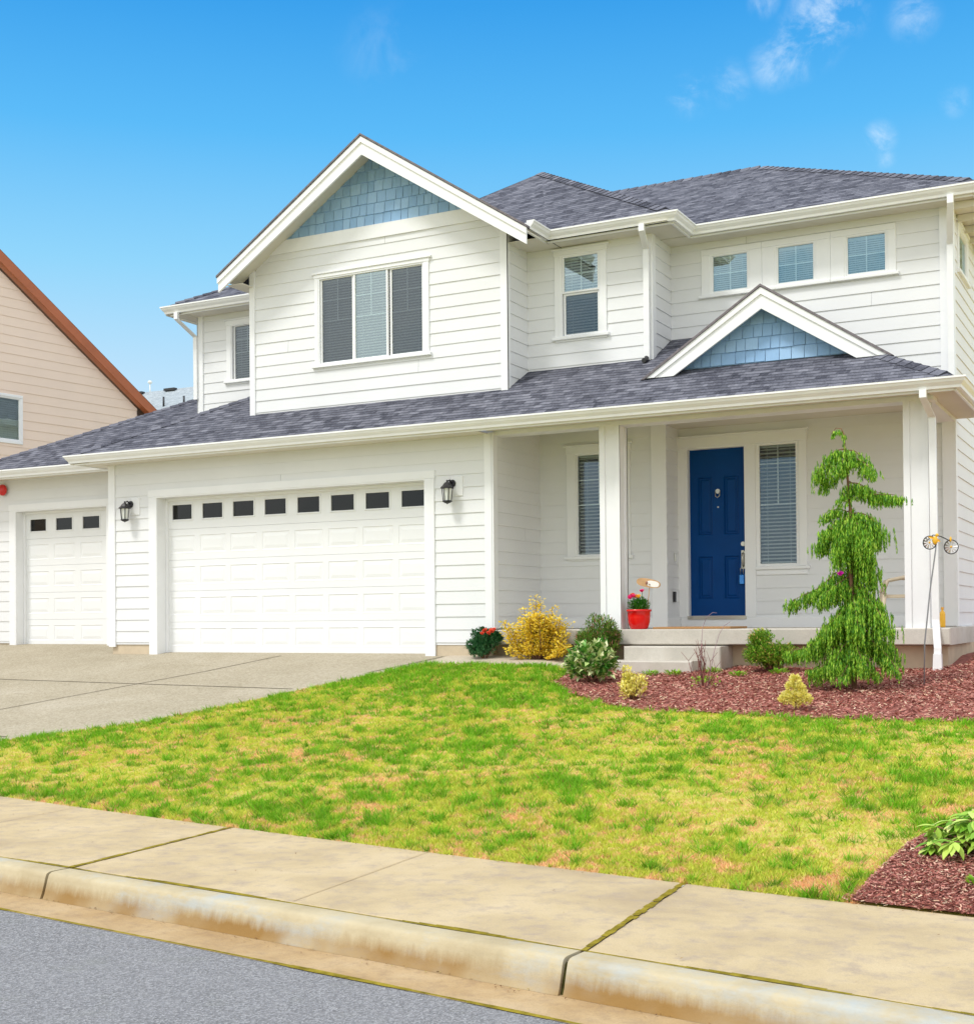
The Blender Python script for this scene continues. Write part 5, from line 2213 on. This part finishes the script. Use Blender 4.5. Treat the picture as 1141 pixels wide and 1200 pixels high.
M_LEAF_VAR = islandcol('variegated_leaves', ((0, (.04, .18, .02)), (.45, (.16, .38, .05)), (.6, (.46, .60, .20)), (1, (.86, .86, .52))), .4, .15)
M_LEAF_GRN = islandcol('spirea_leaves', ((0, (.07, .22, .01)), (.5, (.19, .42, .03)), (.85, (.40, .58, .06)), (1, (.70, .42, .16))), .5, .25)
M_LEAF_RHO = islandcol('rhododendron_leaves', ((0, (.12, .30, .02)), (.4, (.28, .50, .04)), (.8, (.52, .68, .12)), (.94, (.70, .80, .26)), (1, (.55, .16, .05))), .45, .12, .3)
M_LEAF_LIME = islandcol('lime_leaves', ((0, (.15, .40, .02)), (1, (.38, .62, .05))), .5, .25)


def bush(name, c, rx, ry, h, n, ln, wd, mat, label, cat='shrub', seed=1, spiky=.3, stems=10, shape=1.0, lumps=7, inner=.35, upb=.5, smat=M_BARK, zoff=0.0, group=None):
    """stems fan out from the base, leaves clustered on lumps so that the outline is uneven"""
    rs = random.Random(seed)
    cx_, cy_ = c
    z0 = (bed_h(cx_, cy_) if cy_ > bed_lo(cx_) and cx_ > -6.7 else Tf(cx_, cy_)) + zoff
    o = empty(name, (cx_, cy_, z0), label, cat, group)
    sm = MB()
    lm = MB()
    tips = []
    for i in range(stems):
        a = 2 * math.pi * i / stems + rs.uniform(-.3, .3)
        rr_ = rs.uniform(.35, 1)
        hh = h * rs.uniform(.55, 1.0) * (1.0 - .25 * rr_)
        p0 = Vector((cx_ + rs.uniform(-.02, .02), cy_ + rs.uniform(-.02, .02), z0 - .02))
        p2 = Vector((cx_ + math.cos(a) * rx * rr_ * .8, cy_ + math.sin(a) * ry * rr_ * .8, z0 + hh * .92))
        p1 = p0.lerp(p2, .5) + Vector((math.cos(a) * rx * .1, math.sin(a) * ry * .1, hh * .08))
        sm.tube([p0, p1, p2], [.008, .006, .003], 5)
        tips.append((p0, p1, p2))
    sm.build('stem', smat, o)
    L_ = []
    for i in range(lumps):
        a = rs.uniform(0, 6.283)
        e = rs.uniform(.0, 1)
        zz = z0 + h * (.25 + .60 * e)
        rad = math.sin(math.pi * (.20 + .62 * e)) ** .7
        L_.append((cx_ + math.cos(a) * rx * .6 * rad, cy_ + math.sin(a) * ry * .6 * rad, zz, rs.uniform(.28, .5)))
    for i in range(n):
        if rs.random() < inner:
            tp = rs.choice(tips)
            t = rs.uniform(.35, 1)
            base = tp[0].lerp(tp[2], t) + Vector((rs.gauss(0, .03), rs.gauss(0, .03), rs.gauss(0, .02)))
        else:
            lx, ly, lz, lr = rs.choice(L_)
            v = Vector((rs.gauss(0, 1), rs.gauss(0, 1), rs.gauss(0, 1))).normalized() * (lr * rs.uniform(.55, 1.0))
            base = Vector((lx + v.x * rx, ly + v.y * ry, lz + v.z * h * .55))
        if base.z < z0 + .01:
            base.z = z0 + rs.uniform(.01, .1)
        d = Vector((base.x - cx_, base.y - cy_, (base.z - z0) * .6 + upb * h * .5))
        d = d.normalized() + Vector((rs.gauss(0, spiky), rs.gauss(0, spiky), rs.gauss(0, spiky)))
        s_ = rs.uniform(.6, 1.15)
        lm.leaf(base, d, (rs.uniform(-.3, .3), rs.uniform(-.3, .3), 1), ln * s_, wd * s_, .22, .1)
    lm.build('foliage', mat, o)
    return o, z0, tips


# yellow euonymus with spiky upper shoots
def euonymus():
    rs = random.Random(21)
    c = (-7.55, 15.90)
    z0 = Tf(*c)
    o = empty('yellow_shrub', (c[0], c[1], z0), 'bright yellow leaved shrub against the porch edge', 'shrub')
    sm, lm = MB(), MB()
    shoots = []
    for i in range(60):
        x = rs.gauss(0, .19)
        x = max(-.37, min(.40, x))
        top = .46 + .18 * rs.random() - abs(x) * .25
        shoots.append((x, rs.uniform(-.22, .18), top))
    shoots += [(-.02, -.05, .84), (.02, .0, .80), (-.05, -.02, .74), (.04, -.03, .73), (-.50, -.05, .52), (-.47, .0, .48), (-.42, -.06, .43), (-.22, .0, .70), (.20, .0, .70), (.30, -.05, .55), (.42, -.1, .22), (.46, -.12, .17), (-.36, -.14, .16), (.38, -.18, .14)]
    for (x, y, top) in shoots:
        p0 = Vector((c[0] + x * .15, c[1] + y * .2, z0 - .02))
        p3 = Vector((c[0] + x, c[1] + y, z0 + top))
        p1 = p0.lerp(p3, .4) + Vector((x * .3 + rs.uniform(-.05, .05), y * .2, 0))
        sm.tube([p0, p1, p3], [.007, .005, .003], 5)
        for k in range(120):
            t = rs.uniform(.12, 1.03) ** .8
            q = (p0.lerp(p1, t / .5) if t < .5 else p1.lerp(p3, (t - .5) / .5))
            a = rs.uniform(0, 6.283)
            d = Vector((math.cos(a), math.sin(a), rs.uniform(.1, 1.3)))
            q = q + Vector((math.cos(a), math.sin(a), 0)) * rs.uniform(.0, .085)
            s_ = rs.uniform(.7, 1.25)
            lm.leaf(q, d, (rs.uniform(-.6, .6), -.6, 1), .040 * s_, .026 * s_, .15, .15)
    sm.build('stem', M_BARK, o)
    lm.build('foliage', M_LEAF_YEL, o)


euonymus()
o, z0, _ = bush('flowering_shrub', (-8.42, 15.95), .29, .22, .40, 4000, .055, .028, M_LEAF_DK, 'low dark green shrub with red flowers at the garage corner', seed=5, lumps=9)
for i in range(9):
    flower((-8.25 + rnd(-.10, .10), 15.78 + rnd(-.03, .03), z0 + .37 + rnd(-.03, .035)), M_CORAL, .042, 6, o)
bush('nandina', (-6.69, 15.90), .34, .26, .62, 7500, .062, .017, M_LEAF_NAN, 'feathery green shrub with reddish tips behind the variegated shrub', seed=8, stems=16, lumps=16, spiky=.6)
bush('variegated_shrub', (-6.13, 14.35), .32, .27, .46, 1500, .105, .058, M_LEAF_VAR, 'cream and green variegated shrub at the left end of the mulch bed', seed=9, stems=12, lumps=12, spiky=.8, inner=.2)
bush('golden_shrub', (-5.09, 13.05), .17, .15, .36, 1500, .042, .026, M_LEAF_GOLD, 'small pale yellow shrub at the bed edge in front of the steps', seed=12, stems=10, lumps=12, spiky=.8)
bush('spirea', (-4.34, 15.75), .33, .3, .50, 7500, .045, .020, M_LEAF_GRN, 'rounded green shrub with reddish tips in front of the porch right of the steps', seed=14, stems=16, lumps=18, spiky=.6, inner=.25)


# small golden conifer on a short stem
def mini_conifer():
    rs = random.Random(31)
    c = (-3.21, 12.50)
    z0 = bed_h(*c)
    o = empty('golden_conifer', (c[0], c[1], z0), 'tiny golden conifer on a bare stem near the bed edge', 'shrub')
    mb = MB()
    mb.tube([(c[0], c[1], z0 - .03), (c[0] + .004, c[1], z0 + .14), (c[0], c[1], z0 + .30)], [.010, .008, .004], 6)
    mb.build('trunk', M_BARK, o)
    lm = MB()
    for (dx, dz, r0) in ((0, .29, .042), (-.075, .12, .055), (.075, .13, .058), (0, .13, .06), (-.035, .215, .048), (.048, .205, .045), (-.115, .095, .035), (.12, .10, .035), (.01, .08, .045)):
        for i in range(200):
            v = Vector((rs.gauss(0, 1), rs.gauss(0, 1), rs.gauss(0, .8))).normalized() * r0 * rs.uniform(.4, 1)
            lm.leaf((c[0] + dx + v.x, c[1] + v.y, z0 + dz + v.z + .02), v + Vector((0, 0, .02)), (rs.uniform(-.8, .8), -1, .6), .032, .017)
    lm.build('crown', M_LEAF_GOLD, o)


mini_conifer()


# bare twiggy shrub with two long arching canes
def twigs():
    rs = random.Random(17)
    c = (-4.66, 14.1)
    z0 = bed_h(*c)
    o = empty('bare_shrub', (c[0], c[1], z0), 'leafless reddish shrub with two arching canes in front of the door', 'shrub')
    mb = MB()
    for i in range(11):
        a = rs.uniform(-1, 1)
        top = rs.uniform(.28, .55)
        p = [Vector((c[0] + a * .03, c[1], z0 - .02))]
        for k in range(1, 5):
            t = k / 4
            p.append(Vector((c[0] + a * .26 * t ** .8 + rs.uniform(-.012, .012), c[1] + rs.uniform(-.05, .05) * t * 2, z0 + top * t)))
        mb.tube(p, [.0055, .005, .004, .003, .002], 5)
        for k in (2, 3):
            q = p[k]
            mb.tube([q, q + Vector((rs.uniform(-.09, .09), rs.uniform(-.06, .06), rs.uniform(.06, .14)))], [.003, .0015], 4)
    mb.build('stem', M_TWIG, o)
    cn = MB()
    for (pts) in ([(-.03, 0, 0), (-.02, 0, .4), (.0, 0, .68), (.05, 0, .80), (.12, 0, .85), (.17, 0, .845)], [(.05, 0, 0), (.13, .0, .4), (.19, 0, .60), (.25, 0, .70), (.32, 0, .745)]):
        cn.tube([(c[0] + x, c[1] + y, z0 + z) for x, y, z in pts], [.004, .004, .003, .0028, .0024, .002][:len(pts)], 5)
    cn.build('cane', flat('pale_cane', (.36, .24, .28), .6, .3), o)
    lm = MB()
    for i in range(26):
        a = rs.uniform(0, 6.28)
        lm.leaf((c[0] + rs.uniform(-.15, .2), c[1] + rs.uniform(-.15, .15), z0 + rs.uniform(.01, .12)), (math.cos(a), math.sin(a), .5), (0, 0, 1), .05, .02)
    lm.build('leaf', M_LEAF_LIME, o)


twigs()

# low sprouts in the bed
spots = [(-5.70, 15.2, ''), (-5.38, 15.15, ''), (-5.0, 15.5, ''), (-4.62, 15.3, ''), (-4.80, 14.5, ''), (-4.15, 15.4, '')]
labs = ['low lime green sprout left of the others in front of the steps', 'brightest wide green sprout in front of the steps', 'low green sprout beside the right end of the steps',
        'flat green clump in the mulch below the rounded shrub', 'small green sprout at the foot of the bare shrub', 'tiny green sprout between the rounded shrub and the weeping tree']
for i, (x, y, _) in enumerate(spots):
    rs = random.Random(50 + i)
    z0 = bed_h(x, y)
    lm = MB()
    for k in range(70):
        a = rs.uniform(0, 6.283)
        r0 = rs.uniform(0, .10)
        lm.leaf((x + math.cos(a) * r0, y + math.sin(a) * r0, z0 + rs.uniform(0, .05)), (math.cos(a), math.sin(a), rs.uniform(.3, 1.1)), (0, 0, 1), rs.uniform(.04, .07), .022)
    lm.build('sprout', M_LEAF_LIME, None, labs[i], 'plant', 'low sprouts in the mulch bed', origin=(x, y, z0))
# sprout in the near bed
rs = random.Random(77)
lm = MB()
x, y = -.87, 6.95
z0 = bed2_h(x, y)
for k in range(60):
    a = rs.uniform(0, 6.283)
    r0 = rs.uniform(0, .05)
    lm.leaf((x + math.cos(a) * r0, y + math.sin(a) * r0, z0 + rs.uniform(0, .03)), (math.cos(a), math.sin(a), rs.uniform(.3, 1.1)), (0, 0, 1), rs.uniform(.03, .05), .02)
lm.build('sprout', M_LEAF_LIME, None, 'small lime green sprout in the corner of the near bed by the sidewalk', 'plant', origin=(x, y, z0))


# broad leaved bush, bottom right
def rhodo():
    rs = random.Random(41)
    c = (-.91, 7.60)
    z0 = bed2_h(*c)
    o = empty('rhododendron', (c[0], c[1], z0), 'broad leaved green bush at the right edge by the sidewalk', 'shrub')
    sm, lm = MB(), MB()
    for i in range(84):
        a = rs.uniform(0, 6.283)
        e = rs.random()
        rr_ = .29 * math.sqrt(rs.random()) + .02
        top = Vector((c[0] + math.cos(a) * rr_ * 1.0, c[1] + math.sin(a) * rr_, z0 + (.27 if i < 50 else .17) - rr_ * (.55 if i < 50 else .35) - .06 * e))
        p0 = Vector((c[0] + math.cos(a) * .03, c[1] + math.sin(a) * .03, z0))
        sm.tube([p0, p0.lerp(top, .55) + Vector((0, 0, .02)), top], [.007, .005, .004], 5)
        nl = rs.randint(6, 9)
        for k in range(nl):
            b = 2 * math.pi * k / nl + rs.uniform(-.3, .3)
            d = Vector((math.cos(b), math.sin(b), rs.uniform(-1.1, .25)))
            d += Vector((math.cos(a), math.sin(a), -.1)) * .35
            s_ = rs.uniform(.7, 1.15)
            leaf_big(lm, top, d, .100 * s_, .045 * s_)
    sm.build('stem', M_BARK, o)
    lm.build('foliage', M_LEAF_RHO, o)


def leaf_big(mb, p, d, ln, wd):
    """elliptic leaf with midrib fold"""
    p = Vector(p)
    d = Vector(d).normalized()
    s = d.cross(Vector((0, 0, 1)))
    if s.length < .05:
        s = Vector((1, 0, 0))
    s.normalize()
    nn = s.cross(d).normalized()
    prof = [(0, .08), (.12, .35), (.35, .9), (.55, 1.0), (.8, .62), (1.0, .03)]
    base = len(mb.v)
    for t, w_ in prof:
        c = p + d * (ln * (t + .08)) - nn * ln * .22 * t * t
        mb.v.append(tuple(c))
        mb.v.append(tuple(c + s * wd * w_ * .5 + nn * wd * .14 * w_))
        mb.v.append(tuple(c - s * wd * w_ * .5 + nn * wd * .14 * w_))
    for i in range(len(prof) - 1):
        a = base + i * 3
        for q in ((a, a + 1, a + 4, a + 3), (a, a + 3, a + 5, a + 2)):
            mb.f.append(q)
            mb.uv.append(None)
            mb.sm.append(True)


rhodo()


# weeping cypress
def cypress():
    rs = random.Random(61)
    bx_, by_ = -2.99, 14.10
    z0 = bed_h(bx_, by_)
    o = empty('weeping_cypress', (bx_, by_, z0), 'tall weeping conifer with drooping branches in front of the porch', 'tree')
    S = 109.0    # scale used for the outline, pixels of the sketch per metre

    def W(px, py, dy=0.0):
        """sketch point -> world, on the tree's own vertical plane facing the street"""
        return Vector((bx_ + (px - 1001) / S * 1.03, by_ + dy + (px - 1001) / S * .0, z0 + (812 - py) / S))
    trunk = [W(1001, 815), W(1001, 760), W(999, 700), W(998, 650), W(999, 600), W(996, 560), W(994, 530), W(993, 515), W(990, 508), W(984, 507), W(979, 513)]
    rad = [.032, .028, .024, .019, .016, .012, .008, .006, .005, .004, .003]
    mb = MB()
    mb.tube(trunk, rad, 8)
    mb.build('trunk', M_BARK, o)
    br = MB()
    lm = MB()

    def tpos(py):
        ys = [815, 760, 700, 650, 600, 560, 530, 515]
        xs_ = [1001, 1001, 999, 998, 999, 996, 994, 993]
        return float(np.interp(-py, [-v for v in ys], xs_))

    def spray(p, ln, dens=1.0):
        """a hanging strand with leaflets"""
        n = max(3, int(ln / .014))
        sway = Vector((rs.uniform(-.25, .25), rs.uniform(-.25, .25), 0))
        q = Vector(p)
        for i in range(n):
            t = i / n
            q = q + Vector((sway.x * .014 * (1 - t), sway.y * .014 * (1 - t), -.014))
            if q.z < z0 + .015:
                break
            for k in range(3):
                a = rs.uniform(0, 6.283)
                d = Vector((math.cos(a) * .42, math.sin(a) * .42, -1)).normalized()
                s = Vector((-math.sin(a), math.cos(a), rs.uniform(-.4, .4))).normalized()
                l_ = rs.uniform(.030, .060) * (1.1 - .5 * t)
                lm.sliver(q, d, s, l_, rs.uniform(.006, .011))

    def branch(pts, hang, n, spread=.03, th=.007):
        P = [Vector(p) for p in pts]
        # smooth polyline
        Q = []
        m = 14
        for i in range(m + 1):
            t = i / m * (len(P) - 1)
            k = min(int(t), len(P) - 2)
            u = t - k
            p0, p1, p2, p3 = P[max(k - 1, 0)], P[k], P[k + 1], P[min(k + 2, len(P) - 1)]
            Q.append(.5 * ((2 * p1) + (-p0 + p2) * u + (2 * p0 - 5 * p1 + 4 * p2 - p3) * u * u + (-p0 + 3 * p1 - 3 * p2 + p3) * u ** 3))
        br.tube(Q, [th * (1 - .75 * i / m) for i in range(m + 1)], 5)
        for i in range(n):
            t = rs.uniform(.12, 1.0)
            k = t * m
            j = min(int(k), m - 1)
            p = Q[j].lerp(Q[j + 1], k - j)
            p = p + Vector((rs.gauss(0, spread), rs.gauss(0, spread), rs.uniform(-.02, .03)))
            env = math.sin(math.pi * min(1, .25 + .65 * t))
            spray(p, hang * rs.uniform(.35, 1.0) * (.5 + .6 * env))
    # tip
    for i in range(60):
        k = rs.uniform(5.5, 9.99)
        p = trunk[int(k)].lerp(trunk[int(k) + 1], k - int(k))
        spray(p + Vector((rs.gauss(0, .012), rs.gauss(0, .012), 0)), .055)
    # front-plane branches from the outline (sketch coordinates), dy gives depth
    B_ = [
        ([(994, 532), (982, 535), (968, 550), (962, 562)], .13, 34, -.02), ([(994, 534), (1006, 536), (1016, 552), (1020, 562)], .10, 30, .0),
        ([(994, 545), (1008, 545), (1022, 556), (1027, 566)], .08, 22, -.08), ([(995, 548), (984, 558), (970, 566), (963, 576)], .08, 26, .08), ([(996, 540), (992, 548), (990, 560)], .10, 26, -.1),
        ([(998, 572), (1010, 574), (1024, 586), (1046, 588), (1050, 592)], .11, 44, .0), ([(998, 575), (994, 585), (990, 596)], .06, 20, -.06), ([(998, 570), (1015, 580), (1035, 585)], .12, 30, .10),
        ([(998, 606), (986, 602), (974, 604), (968, 612)], .07, 28, .0), ([(998, 612), (984, 616), (968, 632), (963, 645)], .16, 42, .05), ([(998, 608), (990, 620), (972, 628)], .12, 30, -.08),
        ([(999, 608), (1012, 608), (1026, 618), (1032, 632)], .24, 46, .0), ([(999, 610), (1008, 620), (1022, 640)], .32, 46, -.12), ([(999, 612), (1006, 620), (1010, 650)], .34, 46, .12),
        ([(998, 620), (992, 632), (990, 650)], .28, 34, -.12), ([(999, 630), (1008, 640), (1018, 660), (1024, 676)], .30, 46, -.05), ([(999, 650), (1010, 662), (1022, 688)], .28, 44, .10),
        ([(998, 672), (982, 676), (965, 692), (950, 700)], .13, 48, .0), ([(980, 678), (962, 694), (945, 702), (934, 708)], .14, 48, -.04), ([(934, 706), (932, 714)], .12, 18, .0), ([(998, 680), (985, 690), (968, 705)], .22, 44, -.14), ([(998, 678), (988, 684), (975, 700), (960, 712)], .16, 40, .14),
        ([(999, 690), (1010, 696), (1026, 708), (1036, 724)], .32, 52, .0), ([(999, 700), (1016, 706), (1034, 722), (1044, 742)], .30, 56, -.10), ([(999, 700), (1014, 708), (1030, 730)], .34, 50, .16),
        ([(999, 706), (1006, 714), (1014, 740)], .34, 44, -.22), ([(1000, 712), (990, 722), (976, 738)], .30, 50, -.18), ([(1000, 716), (984, 722), (964, 742), (954, 756)], .26, 54, .0), ([(1000, 716), (986, 726), (966, 740)], .28, 46, .18),
        ([(1000, 728), (980, 738), (958, 752), (944, 768)], .28, 56, -.08), ([(1000, 742), (978, 750), (946, 762), (925, 766), (917, 770)], .15, 50, .05), ([(940, 764), (925, 768), (918, 776)], .10, 24, .0),
        ([(1000, 738), (1018, 742), (1040, 756), (1050, 772)], .28, 56, .0), ([(1000, 744), (1020, 752), (1044, 772), (1056, 788)], .16, 50, -.12), ([(1000, 744), (1020, 754), (1040, 776)], .24, 46, .20),
        ([(1000, 752), (992, 762), (984, 782)], .26, 50, -.24), ([(1000, 756), (1010, 764), (1022, 784)], .22, 50, -.26), ([(1000, 756), (984, 768), (966, 784), (954, 790)], .22, 56, -.10), ([(1000, 760), (982, 770), (960, 790)], .18, 46, .16),
        ([(1000, 766), (1014, 776), (1032, 792)], .16, 46, -.14), ([(1000, 770), (1000, 780), (996, 796)], .16, 40, -.30),
    ]
    for pts, hang, n, dy in B_:
        m = len(pts) - 1
        P = [W(tpos(y) + (x - tpos(y)) * (.90 if y > 720 else 1), y, dy * (i / m) * 1.4) for i, (x, y) in enumerate(pts)]
        branch(P, hang * (1.0 if pts[0][1] > 620 else 1.25), int(n * (2.6 if pts[0][1] > 620 else 4.2)), .045)
    # the back half of the crown
    for i in range(16):
        py = 600 + 180 * (i / 16)
        reach = (25 + (py - 600) * .22)
        sx = rs.uniform(-1, 1)
        P = [W(tpos(py), py), W(tpos(py) + sx * reach * .4, py + 4, .18), W(tpos(py) + sx * reach * .8, py + 20, .36)]
        branch(P, .26, 34)
    br.build('branch', M_BARK, o)
    lm.build('crown', M_LEAF_CYP, o)
    # magenta ornament
    m2 = flower((bx_ - .085, by_ - .20, z0 + (812 - 679) / S), M_MAGENTA, .045, 7, None, 'flower_ornament')
    tag(m2, 'small magenta flower hanging in the weeping tree', 'ornament')


cypress()

# ------------------------------------------------------------------ neighbour house (left)
NB = empty('neighbour_house', (-24.5, 22, 1.0), 'peach sided house with red brown rake board beyond the garage', 'house')
hx, hy = .132, .991         # direction of its gable wall (away from us)
cxn, cyn = -.9197 * 24.0, 24.0       # visible far corner of the wall
NF = Frame(cxn, cyn, hx, hy, hy, -hx)     # u runs away, n faces us (right/front)


def hit(r1, s1):
    """distance along the wall (u) and height for a view ray x/y=r1, z/y=s1"""
    # cxn+hx*u = r1*(cyn+hy*u)
    u = (r1 * cyn - cxn) / (hx - r1 * hy)
    y = cyn + hy * u
    return u, 1.6 + s1 * y


uA, zA = hit(-1.1166, .4006)
uB, zB = hit(-.9005, .2121)
kn_ = (zA - zB) / (uB - uA)
uAP = uA - 2.2           # peak out of the picture


def rz(u):
    return zB + (uB - u) * kn_ if u > uAP else zB + (uB - uAP) * kn_ - (uAP - u) * kn_


mb = MB()
zpk = rz(uAP) - .35
clap(mb, NF, 2 * uAP - 0.0, 0.0, 1.2, zpk, [(hit(-1.0866, .2412)[0] - 1.35, hit(-1.0866, .2412)[0], hit(-1.0866, .1945)[1], hit(-1.0866, .2412)[1])],
     lambda z: max(2 * uAP, uAP - (zpk - z) / kn_), lambda z: min(0.0, uAP + (zpk - z) / kn_), rev=.205, anch=1.2, th=.010)
mb.build('wall', M_NSIDE, NB)
mb = MB()
NW = Frame(cxn, cyn, -hy, hx, hx, hy)
mb.face([NW.p(0, 0, 1), NW.p(12, 0, 1), NW.p(12, 0, rz(0) - .4), NW.p(0, 0, rz(0) - .4)])
mb.build('back_wall', M_NSIDE, NB)
mb = MB()
mb.lbox(NF, -.06, .02, 0, .025, 1.2, rz(0) - .3)
mb.build('corner_board', flat('dark_corner_board', (.06, .04, .03), .7, .2), NB)
wu, wz1 = hit(-1.0866, .2412)
wz0 = hit(-1.0866, .1945)[1]
window(NF, 'window', (wu - 1.40, wu + .05, wz0 - .06, wz1 + .06), (wu - 1.35, wu, wz0, wz1), [dict(r=(wu - 1.30, wu - .04, wz0 + .04, wz1 - .04), step=.05, gap=1.02)], None, NB, False, False)
# roof with overhang towards us
OV = .16
mb = MB()
fb = MB()
for (ua, ub) in ((uAP, uB), (uAP, 2 * uAP - uB)):
    roofpoly(mb, [NF.p(ua, OV, rz(ua)), NF.p(ub, OV, rz(ub)), NF.p(ub, -10, rz(ub)), NF.p(ua, -10, rz(ua))], .05)
    fb.prism([NF.p(ua, OV + .01, rz(ua) - .02), NF.p(ub, OV + .01, rz(ub) - .02), NF.p(ub, OV + .01, rz(ub) - .27), NF.p(ua, OV + .01, rz(ua) - .27)],
             (NF.n[0] * -.04, NF.n[1] * -.04, 0))
    fb.prism([NF.p(ua, OV - .03, rz(ua) - .26), NF.p(ub, OV - .03, rz(ub) - .26), NF.p(ub, OV - .03, rz(ub) - .24), NF.p(ua, OV - .03, rz(ua) - .24)],
             (NF.n[0] * -OV, NF.n[1] * -OV, 0))
mb.build('roof', M_ROOFB, NB)
fb.build('rake_board', M_COPPER, NB)
mb = MB()
mb.lbox(NF, -.0, uB, -10, OV - .05, rz(uB) - .35, rz(uB) - .32)
mb.build('eave_soffit', M_COPPER, NB)

# far grey roof
FH = empty('distant_house', (-44, 54, 1.0), 'distant house with pale grey roof in the gap between the houses', 'house')
mb = MB()
yf = 52.0
zr = 1.6 + .2322 * yf
roofpoly(mb, [(-.95 * yf, yf, zr), (-.80 * yf, yf, zr), (-.80 * (yf - 6), yf - 6, zr - 3.6), (-.97 * (yf - 6), yf - 6, zr - 3.6)])
roofpoly(mb, [(-.95 * yf, yf, zr), (-.80 * yf, yf, zr), (-.80 * (yf + 6), yf + 6, zr - 3.6), (-.97 * (yf + 6), yf + 6, zr - 3.6)])
mb.build('roof', M_ROOFG, FH)
mb = MB()
mb.box(-.955 * (yf - 5), -.805 * (yf - 5), yf - 5.4, yf + 5.4, 1, zr - 3.5)
mb.build('wall', M_NSIDE, FH)
for (rx_, sz_, nm, hgt) in ((-.8871, .2195, 'roof_vent', .30), (-.861, .2185, 'roof_vent', .28)):
    mb = MB()
    yy = yf - 2.2
    mb.tube([(rx_ * yy, yy, 1.6 + sz_ * yy - .3), (rx_ * yy, yy, 1.6 + sz_ * yy + hgt)], .05, 8)
    mb.build(nm, M_BLACK, FH)
for rx_ in (-.9165, -.8745):
    mb = MB()
    mb.box(rx_ * yf - .35, rx_ * yf + .35, yf - .35, yf - .1, zr - .12, zr + .0)
    mb.build('roof_vent', M_BLACK, FH)
mb = MB()
mb.tube([(-.9048 * yf, yf, zr - .2), (-.9048 * yf, yf, zr + .45)], .03, 6)
mb.blob((-.9048 * yf, yf, zr + .5), (.12, .12, .09), 8, 5)
mb.build('flue', M_GUT, FH)

print('objects', len(bpy.data.objects))
